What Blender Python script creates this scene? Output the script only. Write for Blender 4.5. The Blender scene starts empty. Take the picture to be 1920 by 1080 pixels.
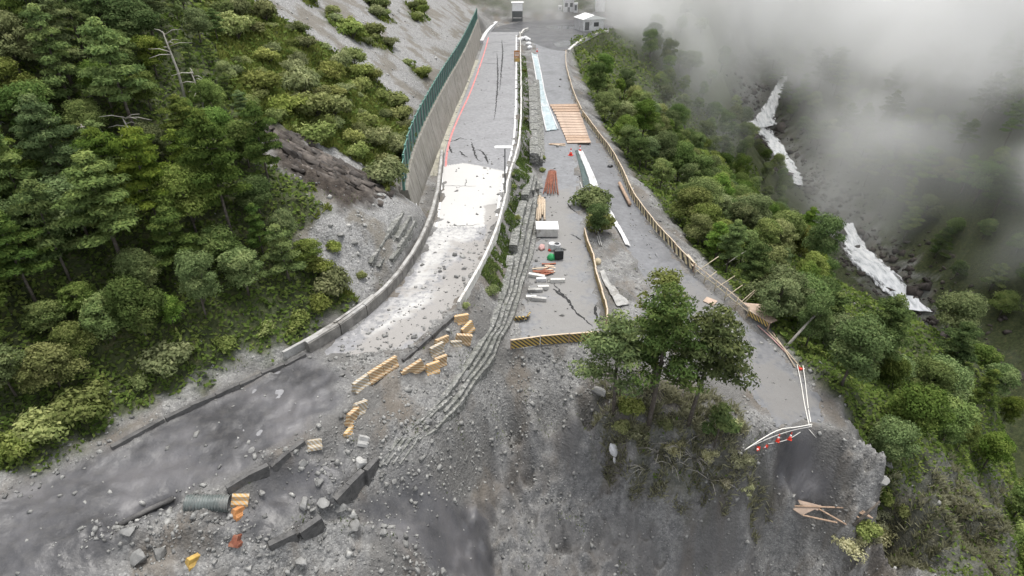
import bpy, math, random
import numpy as np
from mathutils import Vector, Matrix

R = math.radians
rng = np.random.default_rng(7)
random.seed(7)
scene = bpy.context.scene
COL = scene.collection

# ------------------------------------------------------------------ camera
CAMZ, PITCH, FOC = 24.0, R(32.3), 1093.0          # FOC in pixels of the 1920 wide photograph
cam_d = bpy.data.cameras.new('camera')
cam = bpy.data.objects.new('camera', cam_d); COL.objects.link(cam)
cam.location = (0, 0, CAMZ); cam.rotation_euler = (R(90) - PITCH, 0, 0)
cam_d.sensor_width = 36; cam_d.lens = 36 * FOC / 1920
cam_d.clip_start = 0.5; cam_d.clip_end = 4000
scene.camera = cam

# ------------------------------------------------------------------ sky and sun (thin overcast, light from the cloud beyond the valley)
SUN_EL, SUN_AZ = R(77), R(18)                      # azimuth measured from +Y towards +X
world = bpy.data.worlds.new('World'); scene.world = world; world.use_nodes = True
wn = world.node_tree.nodes; wl = world.node_tree.links; wn.clear()
sky = wn.new('ShaderNodeTexSky'); sky.sky_type = 'NISHITA'; sky.sun_disc = False
sky.sun_elevation = SUN_EL; sky.sun_rotation = SUN_AZ
sky.air_density = 1.0; sky.dust_density = 6.0; sky.ozone_density = 1.0; sky.altitude = 1500
hs = wn.new('ShaderNodeHueSaturation'); hs.inputs['Saturation'].default_value = 0.18
bg = wn.new('ShaderNodeBackground'); bg.inputs['Strength'].default_value = 0.15
wo = wn.new('ShaderNodeOutputWorld')
wl.new(sky.outputs[0], hs.inputs['Color']); wl.new(hs.outputs[0], bg.inputs['Color']); wl.new(bg.outputs[0], wo.inputs['Surface'])
sun_d = bpy.data.lights.new('sun', 'SUN'); sun_d.energy = 1.5; sun_d.angle = R(24); sun_d.color = (1.0, 0.965, 0.91)
sun = bpy.data.objects.new('sun', sun_d); COL.objects.link(sun); sun.location = (0, 60, 120)
sd = Vector((math.sin(SUN_AZ) * math.cos(SUN_EL), math.cos(SUN_AZ) * math.cos(SUN_EL), math.sin(SUN_EL)))
sun.rotation_euler = sd.to_track_quat('Z', 'Y').to_euler()

vs = scene.view_settings
vs.view_transform = 'Standard'; vs.look = 'None'; vs.gamma = 1.0; vs.exposure = 1.2
vs.use_curve_mapping = False
cy = scene.cycles
cy.use_denoising = True; cy.denoiser = 'OPENIMAGEDENOISE'
cy.max_bounces = 5; cy.diffuse_bounces = 3; cy.glossy_bounces = 1; cy.transmission_bounces = 2; cy.transparent_max_bounces = 6
cy.volume_bounces = 4; cy.volume_step_rate = 0.6; cy.volume_max_steps = 48
cy.caustics_reflective = False; cy.caustics_refractive = False
cy.use_adaptive_sampling = True; cy.adaptive_threshold = 0.02

# ------------------------------------------------------------------ sight lines of the photograph -> world
CP, SP = math.cos(PITCH), math.sin(PITCH)
def ray(px, py):
    x = px - 960.0; u = 540.0 - py
    return np.array([x, FOC * CP + u * SP, u * CP - FOC * SP]) / FOC
def at(px, py, z):
    d = ray(px, py); t = (z - CAMZ) / d[2]
    return (d[0] * t, d[1] * t, z)

# ------------------------------------------------------------------ numpy noise
_perm = rng.permutation(256); _perm = np.concatenate([_perm, _perm, _perm])
_gr = np.stack([np.cos(np.arange(256) * 2 * math.pi / 256), np.sin(np.arange(256) * 2 * math.pi / 256)], 1)[rng.permutation(256)]
def perlin(x, y):
    xi = np.floor(x).astype(int); yi = np.floor(y).astype(int)
    xf = x - xi; yf = y - yi
    u = xf * xf * xf * (xf * (xf * 6 - 15) + 10); v = yf * yf * yf * (yf * (yf * 6 - 15) + 10)
    def g(ix, iy, dx, dy):
        h = _perm[(_perm[ix & 255] + iy) & 255]; return _gr[h, 0] * dx + _gr[h, 1] * dy
    a = g(xi, yi, xf, yf); b = g(xi + 1, yi, xf - 1, yf); c = g(xi, yi + 1, xf, yf - 1); d = g(xi + 1, yi + 1, xf - 1, yf - 1)
    return (a + u * (b - a)) + v * ((c + u * (d - c)) - (a + u * (b - a)))
def fbm(x, y, scale, octs=4, gain=0.5, off=0.0):
    s = 0; a = 1.0; f = 1.0 / scale
    for k in range(octs):
        s = s + a * perlin(x * f + off + 17.3 * k, y * f - off + 9.1 * k); a *= gain; f *= 2.03
    return s
def sstep(x, a, b):
    t = np.clip((x - a) / (b - a), 0, 1); return t * t * (3 - 2 * t)

# ------------------------------------------------------------------ shape of the land: heights known along lines of the place
ctrl = []
def C(*pts):
    for p in pts: ctrl.append(at(*p))
def W(*pts): ctrl.extend(pts)
UL = [(915,60),(905,85),(880,160),(850,230),(832,290),(827,350),(818,400),(790,470),(750,530),(700,580),(640,625),(590,655),(480,705),(380,750),(290,795),(190,850),(60,915)]
UR = [(972,60),(974,150),(972,250),(962,300),(950,335),(938,410),(903,500),(855,580),(780,650),(700,712),(630,775),(570,825),(430,912)]
C(*[(x, y, 0.0) for x, y in UL]); C(*[(x, y, 0.0) for x, y in UR])
C(*[((a[0]+b[0])/2, (a[1]+b[1])/2, 0.0) for a, b in zip(UL[:12], UR[:12])])
C((480,780,.1),(400,840,.0),(300,900,-.1),(350,960,-.5),(230,960,-.1),(120,1000,0),(200,1070,-.6),(60,1075,-.2),(330,1060,-1.4))
# bench under the upper road, second wall line
C((600,850,-1.1),(520,905,-1.4),(450,960,-1.6),(640,870,-1.4),(560,940,-1.7),(480,1000,-1.8),(430,1060,-2.0))
C((700,800,-1.0),(760,740,-1.0),(690,860,-1.7),(640,920,-1.9),(530,1005,-2.1),(760,930,-4.2),(690,975,-3.6),(620,1030,-3.6),(540,1075,-3.7))
C((830,680,-1.2),(900,600,-1.2),(940,500,-1.0),(965,420,-.6),(985,330,-.6),(992,250,-.5),(992,150,-.3))
# foot of the stepped gabions = inner edge of the middle road
C((1012,250,-3.0),(1015,300,-3.4),(1012,350,-3.5),(1005,420,-3.5),(990,500,-3.5),(975,560,-3.5),(955,640,-3.5),(890,720,-3.1),(835,790,-2.9),(755,880,-2.8))
# middle road and working platform
C((1040,62,-.2),(1000,62,-.1),(1050,90,-.8),(1015,110,-1.2),(1040,120,-1.5),(1045,180,-2.6),(1060,240,-3.1),(1050,300,-3.5),(1060,380,-3.5),(1060,460,-3.5),(1060,540,-3.5),(1060,610,-3.5),
  (1090,435,-3.5),(1112,490,-3.5),(1128,560,-3.5),(1140,615,-3.5),(1115,640,-3.5),(1040,648,-3.5),(960,655,-3.5))
# lower road
LO = [(1140,57,-.4),(1062,95,-1.0),(1066,150,-2.0),(1092,215,-2.8),(1130,270,-3.4),(1168,335,-3.8),(1235,440,-4.4),(1300,510,-4.9),(1400,590,-5.5),(1490,675,-6.2),(1570,745,-7.0)]
LI = [(1085,300,-3.6),(1112,350,-3.9),(1150,420,-4.3),(1190,500,-4.8),(1235,560,-5.2),(1300,630,-5.7),(1370,700,-6.2),(1420,770,-6.7)]
C(*LO); C(*LI)
C((1470,760,-6.8),(1520,800,-7.3),(1180,390,-4.1),(1250,500,-4.8),(1340,600,-5.5),(1430,680,-6.1))
C((1590,800,-7.6),(1630,860,-9.0),(1650,910,-10.6),(1600,880,-9.2),(1570,850,-8.5),(1640,960,-12.2),(1590,940,-11.2))
C((1440,830,-7.8),(1400,860,-8.0),(1450,880,-10.4),(1500,830,-8.8),(1510,880,-10.8),(1540,930,-12.0),(1480,935,-12.2),(1440,930,-12.4))
# slope in front of the platform, the slip scar and its bowl
C((955,690,-4.5),(1040,690,-4.7),(1110,690,-4.6),(900,760,-4.7),(1000,750,-5.7),(1090,750,-5.8),(820,860,-3.6),(850,900,-6.0),(930,800,-6.4),(1000,795,-6.7),(1080,785,-6.4),(1130,780,-6.0),
  (960,830,-8.8),(1030,820,-9.0),(1100,815,-8.8),(900,880,-7.6),(960,900,-10.0),(1050,900,-10.6),(1130,890,-10.4),(800,960,-5.2),(780,1010,-4.8),(720,1050,-4.4),(840,1075,-7.4),(900,970,-9.0),
  (1000,980,-11.8),(1100,980,-12.8),(900,1075,-10.8),(1000,1075,-13.0),(1100,1075,-14.6),(1200,1075,-16))
C((1150,740,-5.6),(1200,760,-5.7),(1280,760,-6.0),(1340,760,-6.3),(1180,830,-7.3),(1260,830,-7.2),(1340,840,-7.5),(1150,870,-9.2),(1220,900,-10.2),(1300,910,-10.3),(1380,900,-9.9),(1300,980,-13.2),(1420,960,-13.6))
C((1300,1060,-16.8),(1450,1060,-18.5),(1600,1060,-20),(1720,1060,-22),(1650,1000,-15),(1500,985,-14.6),(1850,1060,-26),(1800,900,-17),(1720,900,-14.5))
W((0,4,-24),(12,4,-30),(-12,4,-12),(-25,5,-4),(-40,5,0),(30,4,-36),(-14,10,-5.5),(-22,12,-1.5))
# wooded hillside: base line, then up
HB = [(60,890,.25),(190,805,.25),(330,745,.25),(480,690,.3),(590,635,.35),(650,570,.8)]
hb = [at(*p) for p in HB]
for i, p in enumerate(hb):
    a = hb[max(i-1, 0)]; b = hb[min(i+1, len(hb)-1)]
    tx, ty = b[0]-a[0], b[1]-a[1]; l = math.hypot(tx, ty); nx, ny = -ty/l, tx/l
    for d, h in ((0, 0), (3, 1.9), (8, 5.6), (16, 11), (28, 18.5), (50, 32), (100, 66)):
        W((p[0]+nx*d, p[1]+ny*d, p[2]+h))
C((700,500,1.3),(735,470,1.8),(770,420,2.2),(690,440,3.4),(650,470,3.2),(720,395,3.8))
for y in (50, 60, 72, 86, 102, 120, 140, 160):
    xb = -9.2 + (y - 50) * .02
    W((xb-1.3, y, 3.7 if y > 53 else 3.2), (xb-4, y, 5.0), (xb-10, y, 9.0), (xb-22, y, 17.0), (xb-45, y, 33.0), (xb-100, y, 72))
# far end: the road turns right round the spur, hill behind
W((-8,175,0),(10,172,0),(30,176,-1),(60,190,-4),(-12,190,6),(10,195,5),(35,198,6),(-10,215,22),(20,215,18),(50,215,15),(0,260,52),(40,260,45),(-30,260,66),(-60,220,60),(90,300,40),(20,400,130),(120,420,120),(-120,400,170),(250,500,220),(-150,200,105),(-150,60,100),(-80,20,45),(-60,8,28))
# ravine: from the road edge down to the stream, opposite side up
lo = [at(*p) for p in LO[2:]] + [(26, 27, -9), (27, 20, -13)]
for i, p in enumerate(lo):
    a = lo[max(i-1, 0)]; b = lo[min(i+1, len(lo)-1)]
    tx, ty = a[0]-b[0], a[1]-b[1]; l = math.hypot(tx, ty); nx, ny = ty/l, -tx/l
    nx, ny = (nx*.6+.8), (ny*.6+.1); l = math.hypot(nx, ny); nx, ny = nx/l, ny/l
    for d, s in ((1.6, .25), (5, .5), (11, .52)):
        W((p[0]+nx*d, p[1]+ny*d, p[2]-d*s))
C((1200,220,-8),(1250,300,-9.5),(1330,380,-11),(1400,430,-13),(1480,480,-14),(1550,520,-15.5),(1640,570,-17),(1720,610,-18),(1600,650,-12.5),(1700,720,-14.5),(1500,600,-9.5),(1720,820,-15),(1850,700,-19),(1180,130,-7))
for y in (0, 40, 80, 120, 154, 200, 239):
    zb = -60 - (154-y)*.12 if y < 154 else -60 + (y-154)*.118
    W((102, y, zb), (92, y, zb+4), (75, y, zb+13), (112, y, zb+6), (135, y, zb+30), (170, y, zb+75), (240, y, zb+150))
W((105,252,-42),(90,252,-34),(125,252,-30),(110,290,-28),(150,270,10),(70,250,-20),(60,230,-22),(250,300,120),(400,100,260),(400,300,260))
ctrl = np.array(ctrl)
# drop near-duplicates, then a linear-kernel radial interpolation
keep = []
for i, p in enumerate(ctrl):
    if all((p[0]-ctrl[j][0])**2 + (p[1]-ctrl[j][1])**2 > (0.5 + 0.004*abs(p[1]))**2 for j in keep): keep.append(i)
ctrl = ctrl[keep]
_n = len(ctrl)
_D = np.sqrt(((ctrl[:, None, :2] - ctrl[None, :, :2])**2).sum(-1) + 0.5)
_A = np.zeros((_n+3, _n+3)); _A[:_n, :_n] = _D + np.eye(_n)*-0.05; _A[:_n, _n] = 1; _A[:_n, _n+1:] = ctrl[:, :2]; _A[_n, :_n] = 1; _A[_n+1:, :_n] = ctrl[:, :2].T
_w = np.linalg.solve(_A, np.concatenate([ctrl[:, 2], [0, 0, 0]]))
def base_h(x, y):
    x = np.asarray(x, float); y = np.asarray(y, float); sh = x.shape; x = x.ravel(); y = y.ravel()
    out = np.empty(len(x))
    for s in range(0, len(x), 20000):
        dx = x[s:s+20000, None] - ctrl[None, :, 0]; dy = y[s:s+20000, None] - ctrl[None, :, 1]
        out[s:s+20000] = np.sqrt(dx*dx + dy*dy + 0.5) @ _w[:_n] + _w[_n] + _w[_n+1]*x[s:s+20000] + _w[_n+2]*y[s:s+20000]
    return out.reshape(sh)

# polygon helpers on the ground plane
def sdist(poly, x, y):
    """signed distance to a closed polygon, positive inside"""
    x = np.asarray(x, float); y = np.asarray(y, float)
    d = np.full(x.shape, 1e9); ins = np.zeros(x.shape, bool)
    n = len(poly)
    for i in range(n):
        ax, ay = poly[i][:2]; bx, by = poly[(i+1) % n][:2]
        ex, ey = bx-ax, by-ay; wx, wy = x-ax, y-ay
        t = np.clip((wx*ex + wy*ey)/(ex*ex+ey*ey+1e-12), 0, 1)
        d = np.minimum(d, (wx-ex*t)**2 + (wy-ey*t)**2)
        c = ((ay > y) != (by > y)); xx = ax + (y-ay)/((by-ay) if abs(by-ay) > 1e-12 else 1e-12)*ex
        ins ^= c & (x < xx)
    d = np.sqrt(d); return np.where(ins, d, -d)
def pdist(line, x, y):
    d = np.full(np.shape(x), 1e9)
    for (ax, ay), (bx, by) in zip([p[:2] for p in line[:-1]], [p[:2] for p in line[1:]]):
        ex, ey = bx-ax, by-ay; t = np.clip(((x-ax)*ex+(y-ay)*ey)/(ex*ex+ey*ey+1e-12), 0, 1)
        d = np.minimum(d, (x-ax-ex*t)**2 + (y-ay-ey*t)**2)
    return np.sqrt(d)
_ts = np.concatenate([np.linspace(12, 140, 900), np.linspace(140.5, 700, 600)])
def march(px, py, fn):
    d = ray(px, py); t = _ts
    z = CAMZ + d[2]*t; h = fn(d[0]*t, d[1]*t)
    k = np.nonzero(z < h)[0]
    if len(k) == 0: return None
    k = k[0]
    if k == 0: return (d[0]*t[0], d[1]*t[0], h[0])
    f0 = z[k-1]-h[k-1]; f1 = z[k]-h[k]; tt = t[k-1] + (t[k]-t[k-1])*f0/(f0-f1)
    return (d[0]*tt, d[1]*tt, CAMZ + d[2]*tt)
_pcache = {}
def B(px, py):
    """where the sight line meets the smooth land"""
    if (px, py) not in _pcache: _pcache[(px, py)] = march(px, py, base_h)
    return _pcache[(px, py)]
def PB(pts): return [B(*p) for p in pts]
# ------------------------------------------------------------------ zones of the land (outlines along what the ground is made of)
LINE_U = [at(x, y, 0) for x, y in UR]
road_up = [at(x, y, 0) for x, y in UL[:13]] + [at(x, y, 0) for x, y in UR[::-1]]
MID_L = [(1000,78,-.5),(1006,110,-1.2),(1010,180,-2.5),(1013,250,-3.0),(1016,300,-3.4),(1013,350,-3.5),(1006,420,-3.5),(992,500,-3.5),(974,580,-3.5),(955,652,-3.5)]
MID_R = [(1062,97,-1.0),(1066,150,-2.0),(1080,200,-2.7),(1082,262,-3.3),(1084,300,-3.5),(1086,350,-3.5),(1094,420,-3.5),(1112,490,-3.5),(1128,560,-3.5),(1122,643,-3.5)]
mid_poly = [at(*p) for p in MID_L] + [at(*p) for p in MID_R[::-1]]
LOW_L = [(1079,240,-3.2),(1086,300,-3.6),(1112,350,-3.9),(1150,420,-4.3),(1190,500,-4.8),(1235,560,-5.2),(1300,630,-5.7),(1370,700,-6.2),(1425,770,-6.8),(1452,812,-7.2)]
LOW_R = [(1104,240,-3.1),(1148,300,-3.6),(1176,350,-3.9),(1226,430,-4.35),(1285,500,-4.8),(1340,545,-5.2),(1405,598,-5.55),(1480,672,-6.2),(1545,740,-6.9),(1562,800,-7.5)]
low_poly = [at(*p) for p in LOW_L] + [at(*p) for p in LOW_R[::-1]]
JUN_A = [(918,56,0),(945,44,0),(1000,38,0),(1060,36,-.1),(1120,42,-.3),(1150,52,-.4)]
JUN_B = [(914,64,0),(972,64,0),(1000,80,-.5),(1030,92,-.8),(1064,97,-1.0),(1142,59,-.4)]
jun_poly = [at(*p) for p in JUN_A] + [at(*p) for p in JUN_B[::-1]]

_mw = np.array(sorted([at(*p) for p in MID_L + MID_R], key=lambda q: q[1])); _lw = np.array(sorted([at(*p) for p in LOW_L + LOW_R], key=lambda q: q[1])); _jw = np.array(sorted([at(*p) for p in JUN_A + JUN_B], key=lambda q: q[1]))
def _zf(w):
    c = np.polyfit(w[:, 1], w[:, 2], 3); lo_, hi_ = w[0, 1], w[-1, 1]
    return lambda x, y: np.polyval(c, np.clip(y, lo_, hi_))
_mf = _zf(_mw); _jf = _zf(_jw)
_t = np.array([q[0] - .55*(q[1] - 50) for q in _lw]); _o = np.argsort(_t); _lc = np.polyfit(_t[_o], _lw[_o, 2], 3); _ll, _lh = _t.min(), _t.max()
def _lf(x, y): return np.polyval(_lc, np.clip(x - .55*(y - 50), _ll, _lh))
_yt = max(q[1] for q in mid_poly)
def _jf2(x, y): w = sstep(y, _yt + 9, _yt - 3)*sstep(x, 2.5, 4.5); return _jf(x, y)*(1-w) + _mf(x, y)*w
ROADZ = [(road_up, lambda x, y: 0*x), (jun_poly, _jf2), (mid_poly, _mf), (low_poly, _lf)]
Z = {k: PB(v) for k, v in dict(
    veg_l=[(-350,900),(60,890),(195,800),(330,742),(480,682),(590,628),(650,565),(600,500),(555,470),(560,425),(610,395),(580,345),(500,300),(470,235),(560,250),(700,320),(720,368),(748,325),(770,275),(768,225),(740,182),(690,140),(600,80),(520,30),(440,-8),(200,-8),(-350,-8)],
    patch1=[(600,12),(650,40),(700,62),(745,95),(720,100),(660,75),(610,45)], patch2=[(680,2),(715,8),(735,40),(705,38)], patch3=[(755,5),(790,10),(805,42),(775,48)], patch4=[(560,-5),(590,-5),(600,10),(575,14)], patch5=[(760,115),(800,140),(795,155),(765,135)],
    outcrop=[(470,228),(520,238),(600,288),(700,330),(718,360),(695,388),(640,392),(590,352),(520,312)],
    mud=[(-200,960),(195,850),(330,775),(480,712),(590,660),(660,700),(650,760),(570,822),(430,912),(330,960),(250,1010),(190,1110),(-200,1110)],
    mud2=[(480,905),(600,850),(690,860),(620,960),(520,1030),(420,1000)], mud3=[(640,930),(760,905),(930,960),(940,1110),(820,1110),(700,1010)],
    bowl=[(930,815),(1000,800),(1110,790),(1140,850),(1160,920),(1250,960),(1400,990),(1500,1110),(900,1110),(930,950),(925,870)],
    scarface=[(1445,835),(1520,815),(1560,880),(1560,935),(1450,935)],
    knoll=[(1120,740),(1200,720),(1330,730),(1390,780),(1400,840),(1440,900),(1440,980),(1330,960),(1240,930),(1150,900),(1120,840)],
    dry=[(1640,930),(1740,860),(1900,900),(1900,1110),(1560,1110),(1590,1000)],
    grit=[(700,860),(760,770),(880,690),(950,660),(1110,660),(1120,760),(930,800),(900,900),(800,960),(690,900)],
).items()}
edge_r = [at(*p) for p in LO] + [B(1600,800), B(1640,860), B(1660,920), B(1640,980), B(1600,1070)]
def zones(x, y):
    """veg, scree, mud, soil weights 0..1 at world points"""
    n1 = fbm(x, y, 3.0, 4); n2 = fbm(x, y, 1.1, 3, off=5.0)
    w = 0.9*n1 + 0.5*n2
    veg = sstep(sdist(Z['veg_l'], x, y) + w*1.2, -.7, .9)
    for k in ('patch1', 'patch2', 'patch3', 'patch4', 'patch5'): veg = np.maximum(veg, .8*sstep(sdist(Z[k], x, y) + w*1.5, -.5, 1.2))
    soil = sstep(sdist(Z['outcrop'], x, y) + w*1.0, -.6, .8)
    veg = veg*(1-soil)
    # right of the outer edge of the lower road everything is overgrown
    rr = np.interp(y, [-10, 10, 20, 25.5, 29, 32, 36, 40, 46, 52, 60, 70, 85, 110, 150, 175, 190], [40, 34, 30, 26.5, 25.5, 24.2, 22.8, 21.5, 20.6, 19.8, 18.4, 16.4, 14.5, 13.6, 12.5, 30, 60])
    right = sstep(x - rr + w*.8, .2, 1.6)
    veg = np.maximum(veg, right*sstep(y, 20, 26))
    far = sstep(y + 6*n1, 180, 192); veg = np.maximum(veg, far)
    rock = sstep(9 - np.abs(x - 103) + 7*n1, 0, 5)*sstep(y, 90, 140)
    veg = veg*(1-rock*.8)
    scree = (1-veg)*(1-soil)*sstep(-8.6 - x + 0*y + w*.3, 0, 1.0)*sstep(base_z(x, y), .35, 1.2)
    mud = np.maximum.reduce([sstep(sdist(Z[k], x, y) + w*.8, -.5, .9) for k in ('mud', 'mud2', 'mud3')])
    mud = np.maximum(mud, .38*sstep(sdist(Z['bowl'], x, y) + w*.9, -.4, .8)); mud = np.maximum(mud, sstep(sdist(Z['scarface'], x, y) + w*.3, -.3, .4))
    kn = sstep(sdist(Z['knoll'], x, y) + w*1.0, -.8, .8); dr = sstep(sdist(Z['dry'], x, y) + w*1.0, -.8, .8)
    soil = np.maximum(soil, np.maximum(kn*.35, dr*.45))
    veg = np.maximum(veg*(1-dr*.6), np.maximum(kn*.35*sstep(n2, -.3, .3), 0))
    mud = mud*(1-kn)*(1-veg)
    return veg, scree, mud, soil
_bz = {}
def base_z(x, y): return _bz['z'] if np.size(x) == np.size(_bz.get('z', 0)) else base_h(x, y)

GROOVES = [  # (line in the photograph, half width m, depth m): rills, slip edges, torn ground
    ([(935,815),(925,870),(930,960),(920,1075)], .35, .45), ([(955,815),(990,880),(1050,950),(1120,1010)], .5, .5), ([(1010,830),(1060,900),(1150,980)], .4, .3),
    ([(600,960),(700,985),(780,1040),(830,1085)], .25, .3), ([(900,560),(870,600),(780,660),(700,720)], .25, .25), ([(500,685),(520,700)], .2, .25), ([(1400,705),(1440,710)], .2, .25),
    ([(220,985),(260,960),(320,940)], .35, .5), ([(330,1020),(240,1050),(200,1040)], .4, .4), ([(560,1000),(640,950),(700,870)], .3, .3),
    ([(960,905),(1000,960),(1100,1060)], .5, .35), ([(1130,900),(1200,980),(1240,1060)], .7, .5), ([(560,420),(600,450),(640,470)], .5, .4)]
_gl = [(PB(l), w, d) for l, w, d in GROOVES]
RIDGES = [([(620,950),(700,985),(770,1040),(820,1090)], .5, .35), ([(350,1005),(430,1000),(500,1030)], .7, .4), ([(520,890),(580,870),(620,900)], .6, .35), ([(730,800),(650,830)], .7, .3),
    ([(970,850),(1040,920),(1100,980)], .7, .4), ([(1450,830),(1380,870)], .8, .5), ([(650,700),(730,660),(820,620)], .8, .12), ([(200,1000),(300,985),(380,1010)], .8, .4)]
_rl = [(PB(l), w, d) for l, w, d in RIDGES]
mud_line = PB([(560,668),(640,655),(720,650),(800,640),(860,588)])
cover = [at(x, y, 0) for x, y in [(560,655),(600,648),(650,668),(700,655),(760,652),(800,625),(850,592),(905,560),(870,640),(560,860),(400,940),(150,900),(450,700)]]
_sa = B(480,238); _sb = B(705,362); _sl = math.hypot(_sb[0]-_sa[0], _sb[1]-_sa[1]); _sn = (-(_sb[1]-_sa[1])/_sl, (_sb[0]-_sa[0])/_sl)
def land(x, y, zz=None):
    """finished height of the land, with zone weights"""
    x = np.asarray(x, float); y = np.asarray(y, float)
    h = base_h(x, y) if zz is None else zz
    _bz['z'] = h
    veg, scree, mud, soil = zones(x, y)
    lump = fbm(x, y, 4.0, 4); fine = fbm(x, y, .9, 4, .55, off=3.0); rid = 1 - np.abs(fbm(x, y, 2.2, 4, .5, off=8.0))*2
    rid2 = 1 - np.abs(fbm(x*.8 + y*.5, y*1.2 - x*.3, 3.2, 4, .5, off=40))*2.4
    lip = np.exp(-((x - 25.5)/2.2)**2)*sstep(y, 22, 25)*sstep(42 - y, 0, 4)
    n = veg*(.6*lump + .15*fine) + scree*(.35*lump + .22*fine) + soil*(.5*rid*.7 + .25*fine) + mud*(.16*lump + .05*fine + .10*rid2)
    rest = np.clip(1 - veg - scree - mud - soil, 0, 1); n = n + rest*(.22*lump + .17*fine + .16*rid)
    steep = sstep(-7 - h, 0, 2)*(1-veg)*sstep(60 - y, 0, 10); n = n + steep*(.75*rid + .45*fbm(x, y, 1.4, 3, .55, off=31) + .2*fine - .3)
    n = n + lip*(.9*fbm(x, y, 1.7, 4, .55, off=51) + .3*rid)
    # bedding of the rock scar: saw-toothed ledges along the strike
    so_ = sstep(sdist(Z['outcrop'], x, y) + .5*fine, -.4, .6); st_ = (x - _sa[0])*_sn[0] + (y - _sa[1])*_sn[1] + .5*(h - _sa[2]); fr_ = (st_*1.15 + .5*fbm(x, y, 2.5, 3, off=61)) % 1.0; fr2 = (st_*3.1 + .7*fbm(x, y, 1.2, 3, off=71)) % 1.0
    n = n + so_*(.55*(fr_**1.6) + .16*fr2 - .45)
    on = np.zeros(x.shape); drop = np.zeros(x.shape)
    for poly, zf in ROADZ:
        sd_ = sdist(poly, x, y); w_ = sstep(sd_, -1.0, .1); h = h*(1-w_) + zf(x, y)*w_; on = np.maximum(on, w_)
        drop = np.maximum(drop, sstep(sd_ - .2 + .9*fbm(x, y, 1.5, 3, off=21), 0, .4))
    cov = sstep(sdist(cover, x, y) + 1.1*fbm(x, y, 2.0, 4), -.25, .5)*sstep(y, 0, 1)
    n = n*(1-on*.9) + (.035 - .17*drop)*on*(1-cov) + cov*on*(.09 + .16*np.maximum(fbm(x, y, 1.6, 4, off=2.0), -.4) + .09*fine)
    for l, w, d in _gl: n = n - d*np.exp(-(pdist(l, x, y)/w)**2)*(1-on*(1-cov))
    for l, w, d in _rl: n = n + d*np.exp(-(pdist(l, x, y)/w)**2)*(1-on*(1-cov))*(1+.8*fine)
    # the fall in the ravine is a rock step
    st = sstep(np.abs(x-104), 40, 20); n = n + st*(sstep(y + fbm(x, y, 6, 2)*2, 241, 246)-1)*0
    behind = ((x > -9.2 + (y-50)*.02 - 1.2) & (x < -7.6 + (y-50)*.02) & (y > 49) & (y < 158)); n = np.where(behind, np.minimum(n, -h - .02), n)
    return h + n, np.stack([veg, scree, mud, soil], -1)

# ------------------------------------------------------------------ ground sheet: one wedge shaped grid, finer close by
NU, NV, Y0 = 700, 820, 8.0
uu = np.linspace(-1.45, 1.45, NU); vv = np.linspace(math.log(Y0 + 1.0), math.log(Y0 + 800.0), NV)
gy = np.exp(vv)[:, None] - Y0 + 0*uu[None, :]; gx = uu[None, :]*np.exp(vv)[:, None]
gz, gzone = land(gx.ravel(), gy.ravel()); gz = gz.reshape(NV, NU); gzone = gzone.reshape(NV, NU, 4)
def ground(x, y):
    """height of the finished ground sheet (bilinear)"""
    x = np.asarray(x, float); y = np.asarray(y, float)
    e = y + Y0; v = (np.log(np.maximum(e, 1)) - vv[0])/(vv[1]-vv[0]); u = (x/np.maximum(e, 1) - uu[0])/(uu[1]-uu[0])
    v = np.clip(v, 0, NV-1.001); u = np.clip(u, 0, NU-1.001); i = v.astype(int); j = u.astype(int); fv = v-i; fu = u-j
    return (gz[i, j]*(1-fu) + gz[i, j+1]*fu)*(1-fv) + (gz[i+1, j]*(1-fu) + gz[i+1, j+1]*fu)*fv
def zone_at(x, y):
    e = np.asarray(y, float) + Y0; v = np.clip((np.log(np.maximum(e, 1)) - vv[0])/(vv[1]-vv[0]), 0, NV-1).astype(int); u = np.clip((np.asarray(x)/np.maximum(e, 1) - uu[0])/(uu[1]-uu[0]), 0, NU-1).astype(int)
    return gzone[v, u]
def surf(x, y):
    """ground or road surface, whichever is on top"""
    g = ground(x, y)
    for poly, zf in ROADZ: g = np.where(sdist(poly, x, y) > 0, np.maximum(g, zf(x, y)), g)
    return g
_gc = {}
def G(px, py):
    """where a sight line meets the ground or a road"""
    if (px, py) not in _gc: _gc[(px, py)] = march(px, py, surf)
    return Vector(_gc[(px, py)])
def Gz(x, y): return float(surf(np.array([x]), np.array([y]))[0])

# ------------------------------------------------------------------ mesh helpers
def link(o, parent=None):
    COL.objects.link(o)
    if parent is not None: o.parent = parent
    return o
def mesh_obj(name, verts, faces, mat, parent=None, smooth=False, attrs=None):
    me = bpy.data.meshes.new(name)
    verts = np.asarray(verts, np.float32).reshape(-1, 3)
    if isinstance(faces, np.ndarray):
        k = faces.shape[1]; n = len(faces)
        me.vertices.add(len(verts)); me.vertices.foreach_set('co', verts.ravel())
        me.loops.add(n*k); me.loops.foreach_set('vertex_index', faces.astype(np.int32).ravel())
        me.polygons.add(n); me.polygons.foreach_set('loop_start', np.arange(0, n*k, k, dtype=np.int32)); me.polygons.foreach_set('loop_total', np.full(n, k, np.int32))
        me.update(calc_edges=True)
    else:
        me.from_pydata([tuple(v) for v in verts], [], faces); me.update()
    if smooth: me.polygons.foreach_set('use_smooth', np.ones(len(me.polygons), bool))
    for an, (kind, data) in (attrs or {}).items():
        a = me.attributes.new(an, kind, 'POINT'); a.data.foreach_set('color' if kind == 'FLOAT_COLOR' else 'value', np.asarray(data, np.float32).ravel())
    if mat is not None: me.materials.append(mat)
    return link(bpy.data.objects.new(name, me), parent)
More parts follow.
